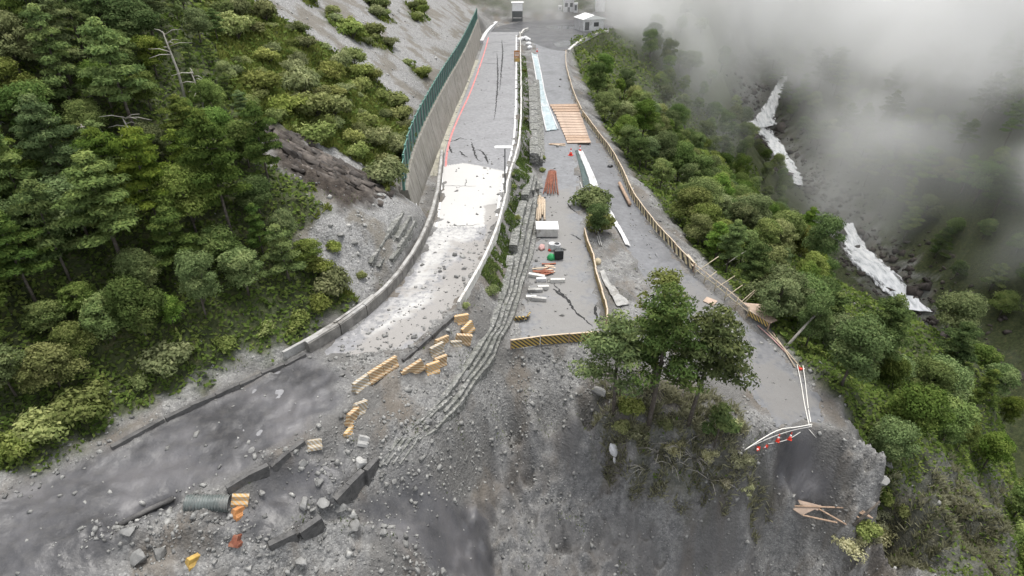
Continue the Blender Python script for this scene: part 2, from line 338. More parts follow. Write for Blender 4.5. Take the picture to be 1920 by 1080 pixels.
def tag(o, label=None, cat=None, group=None, kind=None):
    if label: o['label'] = label
    if cat: o['category'] = cat
    if group: o['group'] = group
    if kind: o['kind'] = kind
    return o
def empty(name, loc=(0, 0, 0), rz=0.0, rot=None):
    o = bpy.data.objects.new(name, None); o.empty_display_size = .3; link(o); o.location = loc
    o.rotation_euler = rot if rot is not None else (0, 0, rz); return o
def copy_tree(o, parent=None):
    c = o.copy(); COL.objects.link(c); c.parent = parent
    for ch in o.children: copy_tree(ch, c)
    return c
class MB:
    """collects boxes and tubes for ONE mesh"""
    def __init__(s): s.v = []; s.f = []
    def add(s, v, f):
        n = len(s.v); s.v += [tuple(p) for p in v]; s.f += [tuple(i+n for i in q) for q in f]; return s
    def box(s, c, d, rot=None, bev=0.0, taper=1.0):
        x, y, z = d[0]/2, d[1]/2, d[2]/2; m = rot if rot is not None else Matrix.Identity(3); c = Vector(c)
        b = min(bev, x*.9, y*.9, z*.9)
        if b <= 0:
            P = [Vector((sx*x*(taper if sz > 0 else 1), sy*y*(taper if sz > 0 else 1), sz*z)) for sz in (-1, 1) for sx, sy in ((-1,-1),(1,-1),(1,1),(-1,1))]
            return s.add([c + m@p for p in P], [(3,2,1,0),(4,5,6,7),(0,1,5,4),(1,2,6,5),(2,3,7,6),(3,0,4,7)])
        rings = []
        for zz, k in ((-z, 1), (-z+b, 0), (z-b, 0), (z, 1)):
            t = taper if zz > 0 else 1
            xx, yy = (x - b*k)*t, (y - b*k)*t
            rings.append([(-xx+b*(1-k), -yy), (xx-b*(1-k), -yy), (xx, -yy+b*(1-k)), (xx, yy-b*(1-k)), (xx-b*(1-k), yy), (-xx+b*(1-k), yy), (-xx, yy-b*(1-k)), (-xx, -yy+b*(1-k))] if k == 0 else
                         [(-xx, -yy), (xx, -yy), (xx, -yy), (xx, yy), (xx, yy), (-xx, yy), (-xx, yy), (-xx, -yy)])
        V = []; F = []
        for r, zz in zip(rings, (-z, -z+b, z-b, z)): V += [c + m@Vector((p[0], p[1], zz)) for p in r]
        for k in range(3):
            for i in range(8): F.append((k*8+i, k*8+(i+1) % 8, k*8+8+(i+1) % 8, k*8+8+i))
        F.append(tuple(range(7, -1, -1))); F.append(tuple(range(24, 32)))
        return s.add(V, F)
    def tube(s, pts, rad, n=8, cap=True):
        pts = [Vector(p) for p in pts]; V = []; F = []
        for i, p in enumerate(pts):
            t = (pts[min(i+1, len(pts)-1)] - pts[max(i-1, 0)]).normalized()
            a = t.orthogonal().normalized() if i == 0 else (a - t*a.dot(t)).normalized()
            b = t.cross(a); r = rad[i] if isinstance(rad, (list, tuple)) else rad
            V += [p + (a*math.cos(2*math.pi*k/n) + b*math.sin(2*math.pi*k/n))*r for k in range(n)]
        for i in range(len(pts)-1):
            for k in range(n): F.append((i*n+k, i*n+(k+1) % n, i*n+n+(k+1) % n, i*n+n+k))
        if cap: F.append(tuple(range(n-1, -1, -1))); F.append(tuple(range(len(pts)*n-n, len(pts)*n)))
        return s.add(V, F)
    def prism(s, sec, p0, p1, up=(0, 0, 1)):
        """section (across, up) swept from p0 to p1"""
        p0 = Vector(p0); p1 = Vector(p1); t = (p1-p0).normalized(); sx = t.cross(Vector(up)).normalized(); sz = sx.cross(t)
        n = len(sec); V = [p + sx*a + sz*b for p in (p0, p1) for a, b in sec]
        return s.add(V, [tuple(range(n)), tuple(range(2*n-1, n-1, -1))] + [(i, i+n, (i+1) % n+n, (i+1) % n) for i in range(n)])
    def build(s, name, mat, parent=None, smooth=False):
        return mesh_obj(name, s.v, s.f, mat, parent, smooth)
def resample(pts, step=None, n=None):
    P = np.array([tuple(p)[:3] for p in pts], float); d = np.concatenate([[0], np.cumsum(np.linalg.norm(np.diff(P, axis=0), axis=1))])
    n = n or max(2, int(round(d[-1]/step))+1); t = np.linspace(0, d[-1], n)
    # smooth the corners of the hand drawn line
    Q = np.stack([np.interp(t, d, P[:, k]) for k in range(3)], 1)
    return Q
def smooth_line(pts, it=2):
    P = [Vector(p) for p in pts]
    for _ in range(it):
        Q = [P[0]]
        for a, b in zip(P[:-1], P[1:]): Q += [a.lerp(b, .25), a.lerp(b, .75)]
        Q.append(P[-1]); P = Q
    return P

# ------------------------------------------------------------------ materials
def mat(name):
    m = bpy.data.materials.new(name); m.use_nodes = True; nt = m.node_tree
    b = nt.nodes['Principled BSDF']; return m, nt, b
def nd(nt, t, **kw):
    n = nt.nodes.new(t)
    for k, v in kw.items():
        if k in n.inputs: n.inputs[k].default_value = v
        else: setattr(n, k, v)
    return n
def noise(nt, scale, detail=4, rough=.55, coord=None, dist=0.0):
    n = nd(nt, 'ShaderNodeTexNoise', Scale=scale, Detail=detail, Roughness=rough, Distortion=dist)
    if coord is not None: nt.links.new(coord, n.inputs['Vector'])
    return n
def ramp(nt, fac, stops):
    r = nt.nodes.new('ShaderNodeValToRGB'); e = r.color_ramp.elements
    while len(e) < len(stops): e.new(.5)
    for k, (p, c) in enumerate(stops): e[k].position = p; e[k].color = (*c, 1) if len(c) == 3 else c
    nt.links.new(fac, r.inputs[0]); return r
def mix(nt, fac, a, b, mode='MIX'):
    m = nt.nodes.new('ShaderNodeMix'); m.data_type = 'RGBA'; m.blend_type = mode; m.clamp_factor = True
    for s, i in ((fac, 0), (a, 6), (b, 7)):
        if hasattr(s, 'links'): nt.links.new(s, m.inputs[i])
        else: m.inputs[i].default_value = s if i == 0 else ((*s, 1) if len(s) == 3 else s)
    return m.outputs[2]
def math_(nt, op, a, b=0.0, c=None):
    m = nt.nodes.new('ShaderNodeMath'); m.operation = op
    for s, i in ((a, 0), (b, 1), (c, 2)):
        if s is None: continue
        if hasattr(s, 'links'): nt.links.new(s, m.inputs[i])
        else: m.inputs[i].default_value = s
    return m.outputs[0]
def bump(nt, b, h, strength=.5, dist=.05):
    n = nd(nt, 'ShaderNodeBump', Strength=strength, Distance=dist); nt.links.new(h, n.inputs['Height']); nt.links.new(n.outputs[0], b.inputs['Normal']); return n
def pos(nt):
    return nt.nodes.new('ShaderNodeNewGeometry').outputs['Position']
def plain(name, col, rough=.7, metal=0.0, var=.25, scale=3.0, dirt=None, bumpy=.0, obj=True):
    """paint / wood / concrete with blotches and grain"""
    m, nt, b = mat(name)
    tc = nt.nodes.new('ShaderNodeTexCoord').outputs['Object'] if obj else pos(nt)
    n = noise(nt, scale, 6, .65, tc)
    lo = tuple(c*(1-var) for c in col); hi = tuple(min(1, c*(1+var)) for c in col)
    c = ramp(nt, n.outputs[0], [(.3, lo), (.7, hi)]).outputs[0]
    if dirt:
        d = noise(nt, scale*.6, 5, .7, tc, .5); f = ramp(nt, d.outputs[0], [(.5, (0,0,0)), (.66, (1,1,1))]).outputs[0]
        c = mix(nt, f, c, dirt)
    nt.links.new(c, b.inputs['Base Color']); b.inputs['Roughness'].default_value = rough; b.inputs['Metallic'].default_value = metal
    if bumpy: bump(nt, b, n.outputs[0], .6, bumpy)
    return m
M = {}
def ground_material():
    m, nt, b = mat('ground'); L = nt.links; p = pos(nt)
    at_ = nd(nt, 'ShaderNodeAttribute', attribute_name='zone'); sep = nt.nodes.new('ShaderNodeSeparateColor'); L.new(at_.outputs['Color'], sep.inputs[0])
    veg, scr, mud, soil = sep.outputs[0], sep.outputs[1], sep.outputs[2], at_.outputs['Alpha']
    tn = nd(nt, 'ShaderNodeAttribute', attribute_name='tone'); spt = nt.nodes.new('ShaderNodeSeparateColor'); L.new(tn.outputs['Color'], spt.inputs[0])
    class O:
        def __init__(s, o): s.outputs = [o]
    big = O(spt.outputs[0]); med = noise(nt, 1.6, 4, .65, p); fin = noise(nt, 9.0, 2, .7, p)
    vor = nd(nt, 'ShaderNodeTexVoronoi', Scale=5.5); L.new(p, vor.inputs['Vector'])
    vor2 = nd(nt, 'ShaderNodeTexVoronoi', Scale=16.0); L.new(p, vor2.inputs['Vector'])
    sepv = nt.nodes.new('ShaderNodeSeparateColor'); L.new(vor.outputs['Color'], sepv.inputs[0])
    sepw = nt.nodes.new('ShaderNodeSeparateColor'); L.new(vor2.outputs['Color'], sepw.inputs[0])
    # broken rock and grit
    grit = ramp(nt, med.outputs[0], [(.25, (.098,.098,.096)), (.5, (.152,.15,.146)), (.75, (.23,.226,.214))]).outputs[0]
    st = ramp(nt, sepv.outputs[0], [(.66, (0,0,0)), (.92, (1,1,1))]).outputs[0]
    grit = mix(nt, math_(nt, 'MULTIPLY', st, .55), grit, (.27,.267,.255))
    st2 = ramp(nt, sepw.outputs[0], [(.72, (0,0,0)), (.95, (1,1,1))]).outputs[0]
    grit = mix(nt, math_(nt, 'MULTIPLY', st2, .5), grit, (.36,.355,.34))
    grit = mix(nt, ramp(nt, big.outputs[0], [(.42, (0,0,0)), (.62, (.75,.75,.75))]).outputs[0], grit, (.098,.094,.088))
    # wet mud
    mc = ramp(nt, big.outputs[0], [(.32, (.046,.0455,.048)), (.52, (.074,.073,.077)), (.7, (.105,.102,.106))]).outputs[0]
    mc = mix(nt, ramp(nt, med.outputs[0], [(.45, (0,0,0)), (.75, (.6,.6,.6))]).outputs[0], mc, (.105,.101,.098))
    mc = mix(nt, math_(nt, 'MULTIPLY', st2, .10), mc, (.18,.176,.17))
    grit = mix(nt, ramp(nt, spt.outputs[1], [(.52, (0,0,0)), (.72, (.65,.65,.65))]).outputs[0], grit, (.125,.105,.083))
    c = mix(nt, mud, grit, mc)
    # pale scree with lines down the slope
    sc = ramp(nt, fin.outputs[0], [(.3, (.10,.10,.097)), (.5, (.195,.193,.188)), (.72, (.32,.316,.305))]).outputs[0]
    sc = mix(nt, math_(nt, 'MULTIPLY', st, .45), sc, (.33,.327,.317))
    sc = mix(nt, ramp(nt, big.outputs[0], [(.5, (0,0,0)), (.62, (.7,.7,.7))]).outputs[0], sc, (.125,.11,.085))
    c = mix(nt, scr, c, sc)
    so = ramp(nt, med.outputs[0], [(.3, (.02,.016,.014)), (.55, (.052,.042,.034)), (.78, (.125,.108,.09))]).outputs[0]
    c = mix(nt, soil, c, so)
    ve = ramp(nt, med.outputs[0], [(.3, (.02,.026,.010)), (.55, (.048,.06,.02)), (.75, (.095,.088,.04))]).outputs[0]
    c = mix(nt, veg, c, ve)
    L.new(c, b.inputs['Base Color'])
    r = math_(nt, 'MULTIPLY_ADD', mud, -.46, .9); r = math_(nt, 'MULTIPLY_ADD', big.outputs[0], .2, math_(nt, 'SUBTRACT', r, .1)); L.new(r, b.inputs['Roughness'])
    b.inputs['Specular IOR Level'].default_value = .4
    h = math_(nt, 'ADD', math_(nt, 'MULTIPLY', fin.outputs[0], .5), math_(nt, 'ADD', med.outputs[0], math_(nt, 'MULTIPLY', vor.outputs['Distance'], -.45)))
    dist = math_(nt, 'MULTIPLY_ADD', mud, -.115, .14)
    bn = bump(nt, b, h, .75, .12); L.new(dist, bn.inputs['Distance'])
    return m
M['ground'] = ground_material()
ii = np.arange(NV*NU).reshape(NV, NU)
quads = np.stack([ii[:-1, :-1], ii[:-1, 1:], ii[1:, 1:], ii[1:, :-1]], -1).reshape(-1, 4)
gtone = np.stack([.5 + .5*fbm(gx.ravel(), gy.ravel(), 4.5, 5, .6, off=13), .5 + .5*fbm(gx.ravel()*1.0, gy.ravel()*.6, 3.0, 5, .6, off=27), 0*gx.ravel(), 1 + 0*gx.ravel()], 1)
og = mesh_obj('ground', np.stack([gx, gy, gz], -1), quads, M['ground'], smooth=True, attrs={'zone': ('FLOAT_COLOR', gzone.reshape(-1, 4)), 'tone': ('FLOAT_COLOR', gtone)})
tag(og, 'grey landslide debris, scree and overgrown slopes of the mountainside', kind='structure')

# ------------------------------------------------------------------ roads
def road_material(name, base, pale_col=(.47,.46,.44), rough=.5):
    m, nt, b = mat(name); L = nt.links; p = pos(nt)
    at_ = nd(nt, 'ShaderNodeAttribute', attribute_name='pale').outputs['Fac']; wt = nd(nt, 'ShaderNodeAttribute', attribute_name='mud').outputs['Fac']
    big = noise(nt, .3, 5, .6, p, .4); med = noise(nt, 2.2, 6, .65, p, .2); fin = noise(nt, 22, 4, .7, p)
    c = ramp(nt, med.outputs[0], [(.28, tuple(v*.66 for v in base)), (.55, base), (.8, tuple(v*1.3 for v in base))]).outputs[0]
    c = mix(nt, ramp(nt, big.outputs[0], [(.5, (0,0,0)), (.68, (.5,.5,.5))]).outputs[0], c, tuple(v*.6 for v in base))
    f = math_(nt, 'ADD', at_, math_(nt, 'MULTIPLY_ADD', med.outputs[0], .8, -.4)); f = ramp(nt, f, [(.35, (0,0,0)), (.6, (1,1,1))]).outputs[0]
    pc = ramp(nt, fin.outputs[0], [(.3, tuple(v*.86 for v in pale_col)), (.7, pale_col)]).outputs[0]
    c = mix(nt, f, c, pc)
    fm = math_(nt, 'ADD', wt, math_(nt, 'MULTIPLY_ADD', big.outputs[0], 1.3, -.65)); fm = math_(nt, 'ADD', fm, math_(nt, 'MULTIPLY_ADD', med.outputs[0], .7, -.35)); fm = ramp(nt, fm, [(.42, (0,0,0)), (.62, (1,1,1))]).outputs[0]
    mcol = ramp(nt, fin.outputs[0], [(.3, tuple(v*k for v, k in zip(base, (.9,.85,.77)))), (.7, tuple(v*k for v, k in zip(base, (1.42,1.36,1.24))))]).outputs[0]
    c = mix(nt, math_(nt, 'MULTIPLY', fm, .85), c, mcol)
    L.new(c, b.inputs['Base Color'])
    L.new(math_(nt, 'MULTIPLY_ADD', big.outputs[0], .5, math_(nt, 'MULTIPLY_ADD', fm, .3, rough - .25)), b.inputs['Roughness'])
    bump(nt, b, math_(nt, 'ADD', math_(nt, 'MULTIPLY', med.outputs[0], .8), math_(nt, 'MULTIPLY', fin.outputs[0], .3)), .35, .03)
    return m
M['asphalt'] = road_material('asphalt', (.225,.224,.23)); M['asphalt_low'] = road_material('asphalt_low', (.172,.175,.182), rough=.55); M['asphalt_torn'] = road_material('asphalt_torn', (.14,.142,.148), rough=.55); M['asphalt_wet'] = road_material('asphalt_wet', (.075,.075,.08), rough=.38)
def strip(name, left, right, m, n, k, lift, zf, pale=(), mud=(), crown=0.0, label=None):
    A = resample(smooth_line(left), n=n); Bq = resample(smooth_line(right), n=n); t = np.linspace(0, 1, k)[None, :, None]
    Pm = A[:, None]*(1-t) + Bq[:, None]*t
    x, y = Pm[..., 0], Pm[..., 1]; z = zf(x, y) + lift + .012*fbm(x, y, 5, 3)
    def fld(polys):
        f = np.zeros(x.shape)
        for poly, v, s in polys: f = np.maximum(f, v*sstep(sdist(poly, x, y), -s, s))
        return f
    i = np.arange(n*k).reshape(n, k); q = np.stack([i[:-1, :-1], i[:-1, 1:], i[1:, 1:], i[1:, :-1]], -1).reshape(-1, 4)
    o = mesh_obj(name, np.stack([x, y, z], -1), q, m, smooth=True, attrs={'pale': ('FLOAT', fld(pale)), 'mud': ('FLOAT', fld(mud))})
    return tag(o, label, kind='structure')
def A0(pts, z=0.0): return [at(x, y, z) for x, y in pts]
slab = A0([(828,312),(870,306),(905,312),(948,322),(948,360),(936,400),(912,440),(880,480),(812,560),(740,610),(660,640),(600,660),(640,625),(700,580),(750,530),(790,470),(818,400),(822,350)])
muddy = A0([(870,455),(925,440),(910,520),(860,590),(760,660),(640,690),(590,660),(700,620),(790,560),(840,500)]); edge_mud = A0([(905,385),(940,380),(935,430),(905,510),(880,500),(908,440)])
streak1 = A0([(800,430),(905,425),(890,450),(850,470),(800,540),(760,575),(735,580),(770,520),(795,460)]); streak2 = A0([(770,560),(860,520),(850,545),(770,600),(690,640),(670,635)])
slab_top = A0([(828,312),(870,306),(905,312),(948,322),(946,360),(934,400),(905,425),(870,424),(812,428),(822,350)])
lower_slab = A0([(800,440),(925,440),(880,520),(800,600),(690,650),(590,665),(640,620),(750,530)])
upper_road = strip('upper_road', A0(UL[:13]), A0(UR[:13]), M['asphalt'], 420, 26, .0, ROADZ[0][1], [(slab_top, 1.0, .3), (slab, .44, 1.2), (streak1, .55, .8), (streak2, .55, .6)], [(muddy, .75, 1.8), (edge_mud, .85, .6), (lower_slab, .42, 2.0)], label='upper mountain road, pale slab smeared with mud')
middle_road = strip('middle_road', [at(*p) for p in MID_L], [at(*p) for p in MID_R], M['asphalt_low'], 330, 22, .0, _mf, [], [([at(*p) for p in MID_L[5:]] + [at(*p) for p in MID_R[5:][::-1]], .75, 3.0)], label='middle road widening into a cracked working platform')
lower_road = strip('lower_road', [at(*p) for p in LOW_L], [at(*p) for p in LOW_R], M['asphalt_torn'], 260, 20, .02, _lf, [], [([at(*p) for p in LOW_L[4:]] + [at(*p) for p in LOW_R[4:][::-1]], .7, 3.0)], label='lower road curving down to the torn edge')
junction = strip('road_junction', [at(*p) for p in JUN_A], [at(*p) for p in JUN_B], M['asphalt_wet'], 80, 40, .012, _jf2, label='dark wet turning area where the roads meet')
# ------------------------------------------------------------------ more materials
def stripes(name, a, b_, per=.34, slant=1.0, wear=.4, axis=0, dirt=(.2,.19,.17)):
    """slanted warning stripes painted along the local x axis, worn"""
    m, nt, b = mat(name); L = nt.links
    tc = nt.nodes.new('ShaderNodeTexCoord').outputs['Object']; sp = nt.nodes.new('ShaderNodeSeparateXYZ'); L.new(tc, sp.inputs[0])
    s = math_(nt, 'ADD', sp.outputs[axis], math_(nt, 'MULTIPLY', sp.outputs[2], slant)); s = math_(nt, 'ADD', s, math_(nt, 'MULTIPLY', sp.outputs[1], slant*.6))
    f = math_(nt, 'GREATER_THAN', math_(nt, 'FRACT', math_(nt, 'DIVIDE', s, per)), .5)
    n = noise(nt, 5, 6, .7, tc, .3)
    c = mix(nt, f, a, b_)
    c = mix(nt, ramp(nt, n.outputs[0], [(.48, (0,0,0)), (.7, (wear,)*3)]).outputs[0], c, dirt)
    L.new(c, b.inputs['Base Color']); b.inputs['Roughness'].default_value = .6; bump(nt, b, n.outputs[0], .4, .02)
    return m
M['stripe_yb'] = stripes('stripe_yellow_black', (.50,.35,.09), (.05,.045,.04)); M['stripe_cream'] = stripes('stripe_cream_black', (.55,.46,.28), (.05,.045,.04), .8)
M['stripe_orange'] = stripes('stripe_orange_white', (.55,.31,.10), (.45,.38,.27), .24, wear=.6); M['stripe_faded'] = stripes('stripe_faded', (.44,.42,.37), (.33,.25,.15), .26, wear=.8)
M['stripe_brown'] = stripes('stripe_brown', (.50,.40,.26), (.33,.19,.08), .26, wear=.6)
M['concrete'] = plain('concrete', (.33,.325,.31), .85, 0, .35, 1.2, (.16,.15,.135), .03, obj=False)
M['concrete_dark'] = plain('concrete_dark', (.075,.073,.071), .8, 0, .5, 2.5, (.11,.106,.10), .12, obj=False)
M['concrete_pale'] = plain('concrete_pale', (.52,.51,.48), .8, 0, .2, 2, (.30,.28,.25), .02, obj=False)
M['green_paint'] = plain('green_paint', (.09,.20,.165), .5, 0, .3, 2); M['dark_panel'] = plain('dark_panel', (.035,.06,.056), .5, 0, .4, 2)
M['wood'] = plain('raw_timber', (.34,.24,.17), .75, 0, .3, 3, (.3,.2,.13), .01); M['wood_pale'] = plain('pale_timber', (.47,.38,.28), .75, 0, .25, 3, None, .01); M['ply'] = plain('plywood', (.40,.30,.23), .8, 0, .2, 1.5, (.30,.23,.18))
M['rust'] = plain('rusty_steel', (.24,.085,.05), .8, .2, .45, 4, (.33,.16,.1)); M['white'] = plain('white_sheet', (.55,.55,.55), .55, 0, .15, 1.5, (.38,.37,.36)); M['black'] = plain('black_plastic', (.012,.013,.014), .4, 0, .3, 3)
M['white_clean'] = plain('white_paint', (.8,.8,.79), .6, 0, .06, 2); M['red'] = plain('red_plastic', (.62,.06,.035), .5, 0, .2, 3); M['orange'] = plain('orange_plastic', (.45,.20,.07), .6, 0, .3, 3, (.25,.19,.13)); M['yellow'] = plain('yellow_plastic', (.45,.29,.07), .6, 0, .3, 3, (.22,.19,.14))
M['green_bag'] = plain('green_bag', (.03,.30,.10), .6, 0, .3, 4); M['pole'] = plain('bamboo_pole', (.42,.36,.25), .7, 0, .3, 3); M['steel'] = plain('grey_steel', (.10,.105,.105), .45, .6, .3, 4); M['rope'] = plain('white_rope', (.70,.68,.63), .8, 0, .15, 5)
M['pipe'] = plain('corrugated_pipe', (.10,.115,.11), .5, 0, .3, 2, (.17,.165,.155), obj=False); M['pink'] = plain('faded_pink_cloth', (.48,.30,.28), .9, 0, .25, 3); M['blue_sheet'] = plain('pale_blue_sheet', (.32,.39,.41), .45, 0, .3, .9, (.5,.52,.53))
M['paint_white'] = plain('road_paint_white', (.72,.72,.71), .6, 0, .15, 2, (.42,.41,.40), obj=False); M['paint_red'] = plain('road_paint_red', (.60,.17,.16), .6, 0, .3, 1.5, (.40,.24,.23), obj=False); M['crack'] = plain('painted_crack_shade', (.022,.022,.022), .95, 0, .3, 4, obj=False)
def wall_stain():
    m, nt, b = mat('streaked_concrete'); L = nt.links; p = pos(nt)
    mp = nd(nt, 'ShaderNodeMapping'); mp.inputs['Scale'].default_value = (1.6, 1.6, .16); L.new(p, mp.inputs[0])
    s = noise(nt, 1.5, 6, .7, mp.outputs[0]); n = noise(nt, .5, 5, .6, p); g = noise(nt, 8, 4, .7, p)
    c = ramp(nt, s.outputs[0], [(.3, (.115,.105,.088)), (.52, (.225,.212,.185)), (.72, (.33,.315,.285))]).outputs[0]
    c = mix(nt, ramp(nt, n.outputs[0], [(.45, (0,0,0)), (.65, (.7,.7,.7))]).outputs[0], c, (.17,.16,.13)); c = mix(nt, ramp(nt, g.outputs[0], [(.55, (0,0,0)), (.75, (.5,.5,.5))]).outputs[0], c, (.4,.385,.35))
    L.new(c, b.inputs['Base Color']); b.inputs['Roughness'].default_value = .85; bump(nt, b, g.outputs[0], .4, .02); return m
M['wall'] = wall_stain(); M['parapet'] = plain('stained_concrete', (.16,.152,.138), .85, 0, .45, 1.6, (.09,.086,.078), .03, obj=False)
def stone_fill():
    m, nt, b = mat('gabion_stone'); L = nt.links; p = pos(nt)
    v = nd(nt, 'ShaderNodeTexVoronoi', Scale=5.0); L.new(p, v.inputs['Vector']); sp = nt.nodes.new('ShaderNodeSeparateColor'); L.new(v.outputs['Color'], sp.inputs[0])
    n = noise(nt, .7, 5, .6, p); c = ramp(nt, sp.outputs[0], [(.1, (.10,.102,.096)), (.6, (.185,.185,.174)), (.95, (.31,.306,.287))]).outputs[0]
    c = mix(nt, ramp(nt, n.outputs[0], [(.4, (0,0,0)), (.65, (.6,.6,.6))]).outputs[0], c, (.165,.168,.145)); L.new(c, b.inputs['Base Color']); b.inputs['Roughness'].default_value = .9
    bump(nt, b, math_(nt, 'MULTIPLY', v.outputs['Distance'], -1.0), 1.0, .12); return m
M['gabion'] = stone_fill()
def rock_mat(name, lo, hi):
    m, nt, b = mat(name); p = pos(nt); L = nt.links
    n = noise(nt, 3.0, 5, .65, p); c = ramp(nt, n.outputs[0], [(.3, lo), (.7, hi)]).outputs[0]
    a = nd(nt, 'ShaderNodeAttribute', attribute_name='tint').outputs['Fac']; c = mix(nt, 1.0, c, ramp(nt, a, [(0, (.45,.45,.45)), (1, (1.35,1.35,1.33))]).outputs[0], 'MULTIPLY')
    L.new(c, b.inputs['Base Color']); b.inputs['Roughness'].default_value = .8; return m
M['rock'] = rock_mat('grey_rock', (.14,.14,.135), (.33,.325,.31))
M['boulder'] = plain('boulder', (.19,.188,.18), .8, 0, .45, 1.2, (.13,.128,.12), .06, obj=False)

# ------------------------------------------------------------------ road markings, cracks
def ribbon(name, pts, wid, m, parent, lift=.006, jag=0.0):
    P = np.array([tuple(p) for p in pts]); n = len(P); t = np.gradient(P, axis=0)[:, :2]; t /= np.linalg.norm(t, axis=1)[:, None]; nn = np.stack([-t[:, 1], t[:, 0]], 1)
    w = (wid if np.ndim(wid) else np.full(n, wid))[:, None]/2
    if jag: w = w*(1 + jag*rng.uniform(-1, 1, (n, 1)))
    z = P[:, 2:3] + lift; a = np.concatenate([P[:, :2]+nn*w, z], 1); b = np.concatenate([P[:, :2]-nn*w, z], 1)
    q = np.array([(i, i+n, i+n+1, i+1) for i in range(n-1)]); return mesh_obj(name, np.concatenate([a, b]), q, m, parent)
def on_road(pts, zf, step=.5, lift=0.0):
    Q = resample(smooth_line([at(*p) for p in pts]), step=step); Q[:, 2] = zf(Q[:, 0], Q[:, 1]) + .012*fbm(Q[:, 0], Q[:, 1], 5, 3) + lift; return Q
zu = ROADZ[0][1]
ribbon('edge_line', on_road([(968,66,0),(968,150,0),(966,250,0),(956,300,0),(943,340,0),(931,405,0)], zu, 1.0), .22, M['paint_white'], upper_road, .010)
ribbon('red_line', on_road([(916,70,0),(908,100,0),(884,170,0),(862,215,0),(845,255,0),(837,290,0),(836,312,0)], zu, 1.0), .22, M['paint_red'], upper_road, .010)
ribbon('inner_line', on_road([(830,300,0),(829,350,0),(823,400,0),(818,425,0)], zu, .6), .14, M['paint_white'], upper_road, .010)
ribbon('gutter', on_road([(895,112,0),(878,150,0),(856,205,0),(838,250,0),(826,290,0),(812,330,0)], zu, 1.0), .8, plain('pale_gutter', (.30,.285,.23), .8, 0, .3, 1.2, (.18,.17,.15), obj=False), upper_road, .006)
def crack(pts, zf, parent, w=.16):
    P = on_road(pts, zf, .22); k = len(P); P[:, 0] += rng.normal(0, .05, k); P[:, 1] += rng.normal(0, .06, k)
    ww = w*np.sin(np.linspace(.25, math.pi-.15, k))*rng.uniform(.35, 1.5, k) + .02; return ribbon('crack', P, ww, M['crack'], parent, .009)  # flat ribbon on the road, the gap's inner shade put into its colour
for c in ([(833,262,0),(850,266,0),(862,258,0),(875,262,0)], [(884,266,0),(889,285,0),(895,300,0),(905,303,0)], [(889,281,0),(903,281,0),(912,296,0),(916,308,0)], [(842,272,0),(845,285,0),(853,287,0)], [(862,283,0),(868,290,0),(877,295,0)], [(932,100,0),(934,150,0),(930,200,0),(926,226,0)], [(941,75,0),(943,100,0),(940,130,0),(937,170,0)], [(928,78,0),(946,80,0),(956,79,0)], [(905,118,0),(935,120,0)], [(922,98,0),(934,97,0)], [(833,348,0),(870,349,0),(890,349,0)], [(872,349,0),(875,335,0)], [(842,423,0),(870,424,0),(900,421,0)]):
    crack(c, zu, upper_road, .22 if c[0][1] < 320 else .07)
for c in ([(1037,528,-3.5),(1048,545,-3.5),(1065,562,-3.5),(1075,580,-3.5),(1095,600,-3.5),(1112,612,-3.5)], [(1115,570,-3.5),(1118,590,-3.5),(1122,605,-3.5)], [(1063,380,-3.5),(1072,392,-3.5),(1085,400,-3.5)], [(1072,438,-3.5),(1082,444,-3.5),(1090,450,-3.5)], [(1038,540,-3.5),(1050,552,-3.5),(1060,560,-3.5)]):
    crack(c, _mf, middle_road, .2)
for c in ([(1183,408,-4.2),(1186,422,-4.2),(1200,440,-4.4),(1215,462,-4.5)], [(1208,445,-4.4),(1222,468,-4.5),(1235,490,-4.7)], [(1205,478,-4.6),(1220,492,-4.8)], [(1395,708,-6.2),(1418,705,-6.2),(1440,714,-6.3)], [(1300,545,-5.1),(1330,570,-5.3),(1345,580,-5.4)]):
    crack(c, _lf, lower_road, .26)

# ------------------------------------------------------------------ retaining wall with green fence
wb = resample(smooth_line([at(x, y, 0) for x, y in [(781,404),(800,345),(818,300),(835,255),(855,205),(880,150),(897,98),(905,70)]]), step=2.6)
wall = tag(empty('retaining_wall', wb[0]), 'tall streaked concrete retaining wall along the inner side of the upper road', 'wall', kind='thing')
def wall_top(p):
    h = float(np.interp(p[1], [51, 53.5, 58, 66, 80, 160], [2.6, 3.3, 3.9, 4.2, 4.2, 4.0])); return Vector((p[0] - .22*h, p[1], h))
for i in range(len(wb)-1):
    a, b = Vector(wb[i]), Vector(wb[i+1]); ta, tb = wall_top(wb[i]), wall_top(wb[i+1]); g = (b-a).normalized()*.012; jx = random.uniform(-.02, .02)
    a, b, ta, tb = a+g, b-g, ta+g, tb-g; o = Vector((-.75, 0, 0)); j = Vector((jx, 0, 0)); dz = Vector((0, 0, -.6))
    mb = MB(); mb.add([a+j+dz, b+j+dz, tb+j, ta+j, a+o+dz, b+o+dz, tb+o, ta+o], [(0,1,2,3),(5,4,7,6),(3,2,6,7),(1,5,6,2),(4,0,3,7),(0,4,5,1)])
    pn = mb.build('wall_panel', M['wall'], wall); pn.matrix_parent_inverse = Matrix.Translation(-Vector(wb[0]))
def keep(child, root):          # keep world coordinates under a moved root
    child.matrix_parent_inverse = Matrix.Translation(-root.location); return child
lb = MB(); lb.box((wb[0][0]+.12, wb[0][1]-.02, 1.0), (.03, .3, .5), Matrix.Rotation(.22, 3, 'Y').transposed()); keep(lb.build('notice_plate', M['white_clean'], wall), wall)
fence = tag(empty('green_fence', wall_top(wb[0])), 'dark green panel fence standing on top of the retaining wall', 'fence')
tops = resample([wall_top(p) + Vector((-.35, 0, 0)) for p in wb], step=1.9)
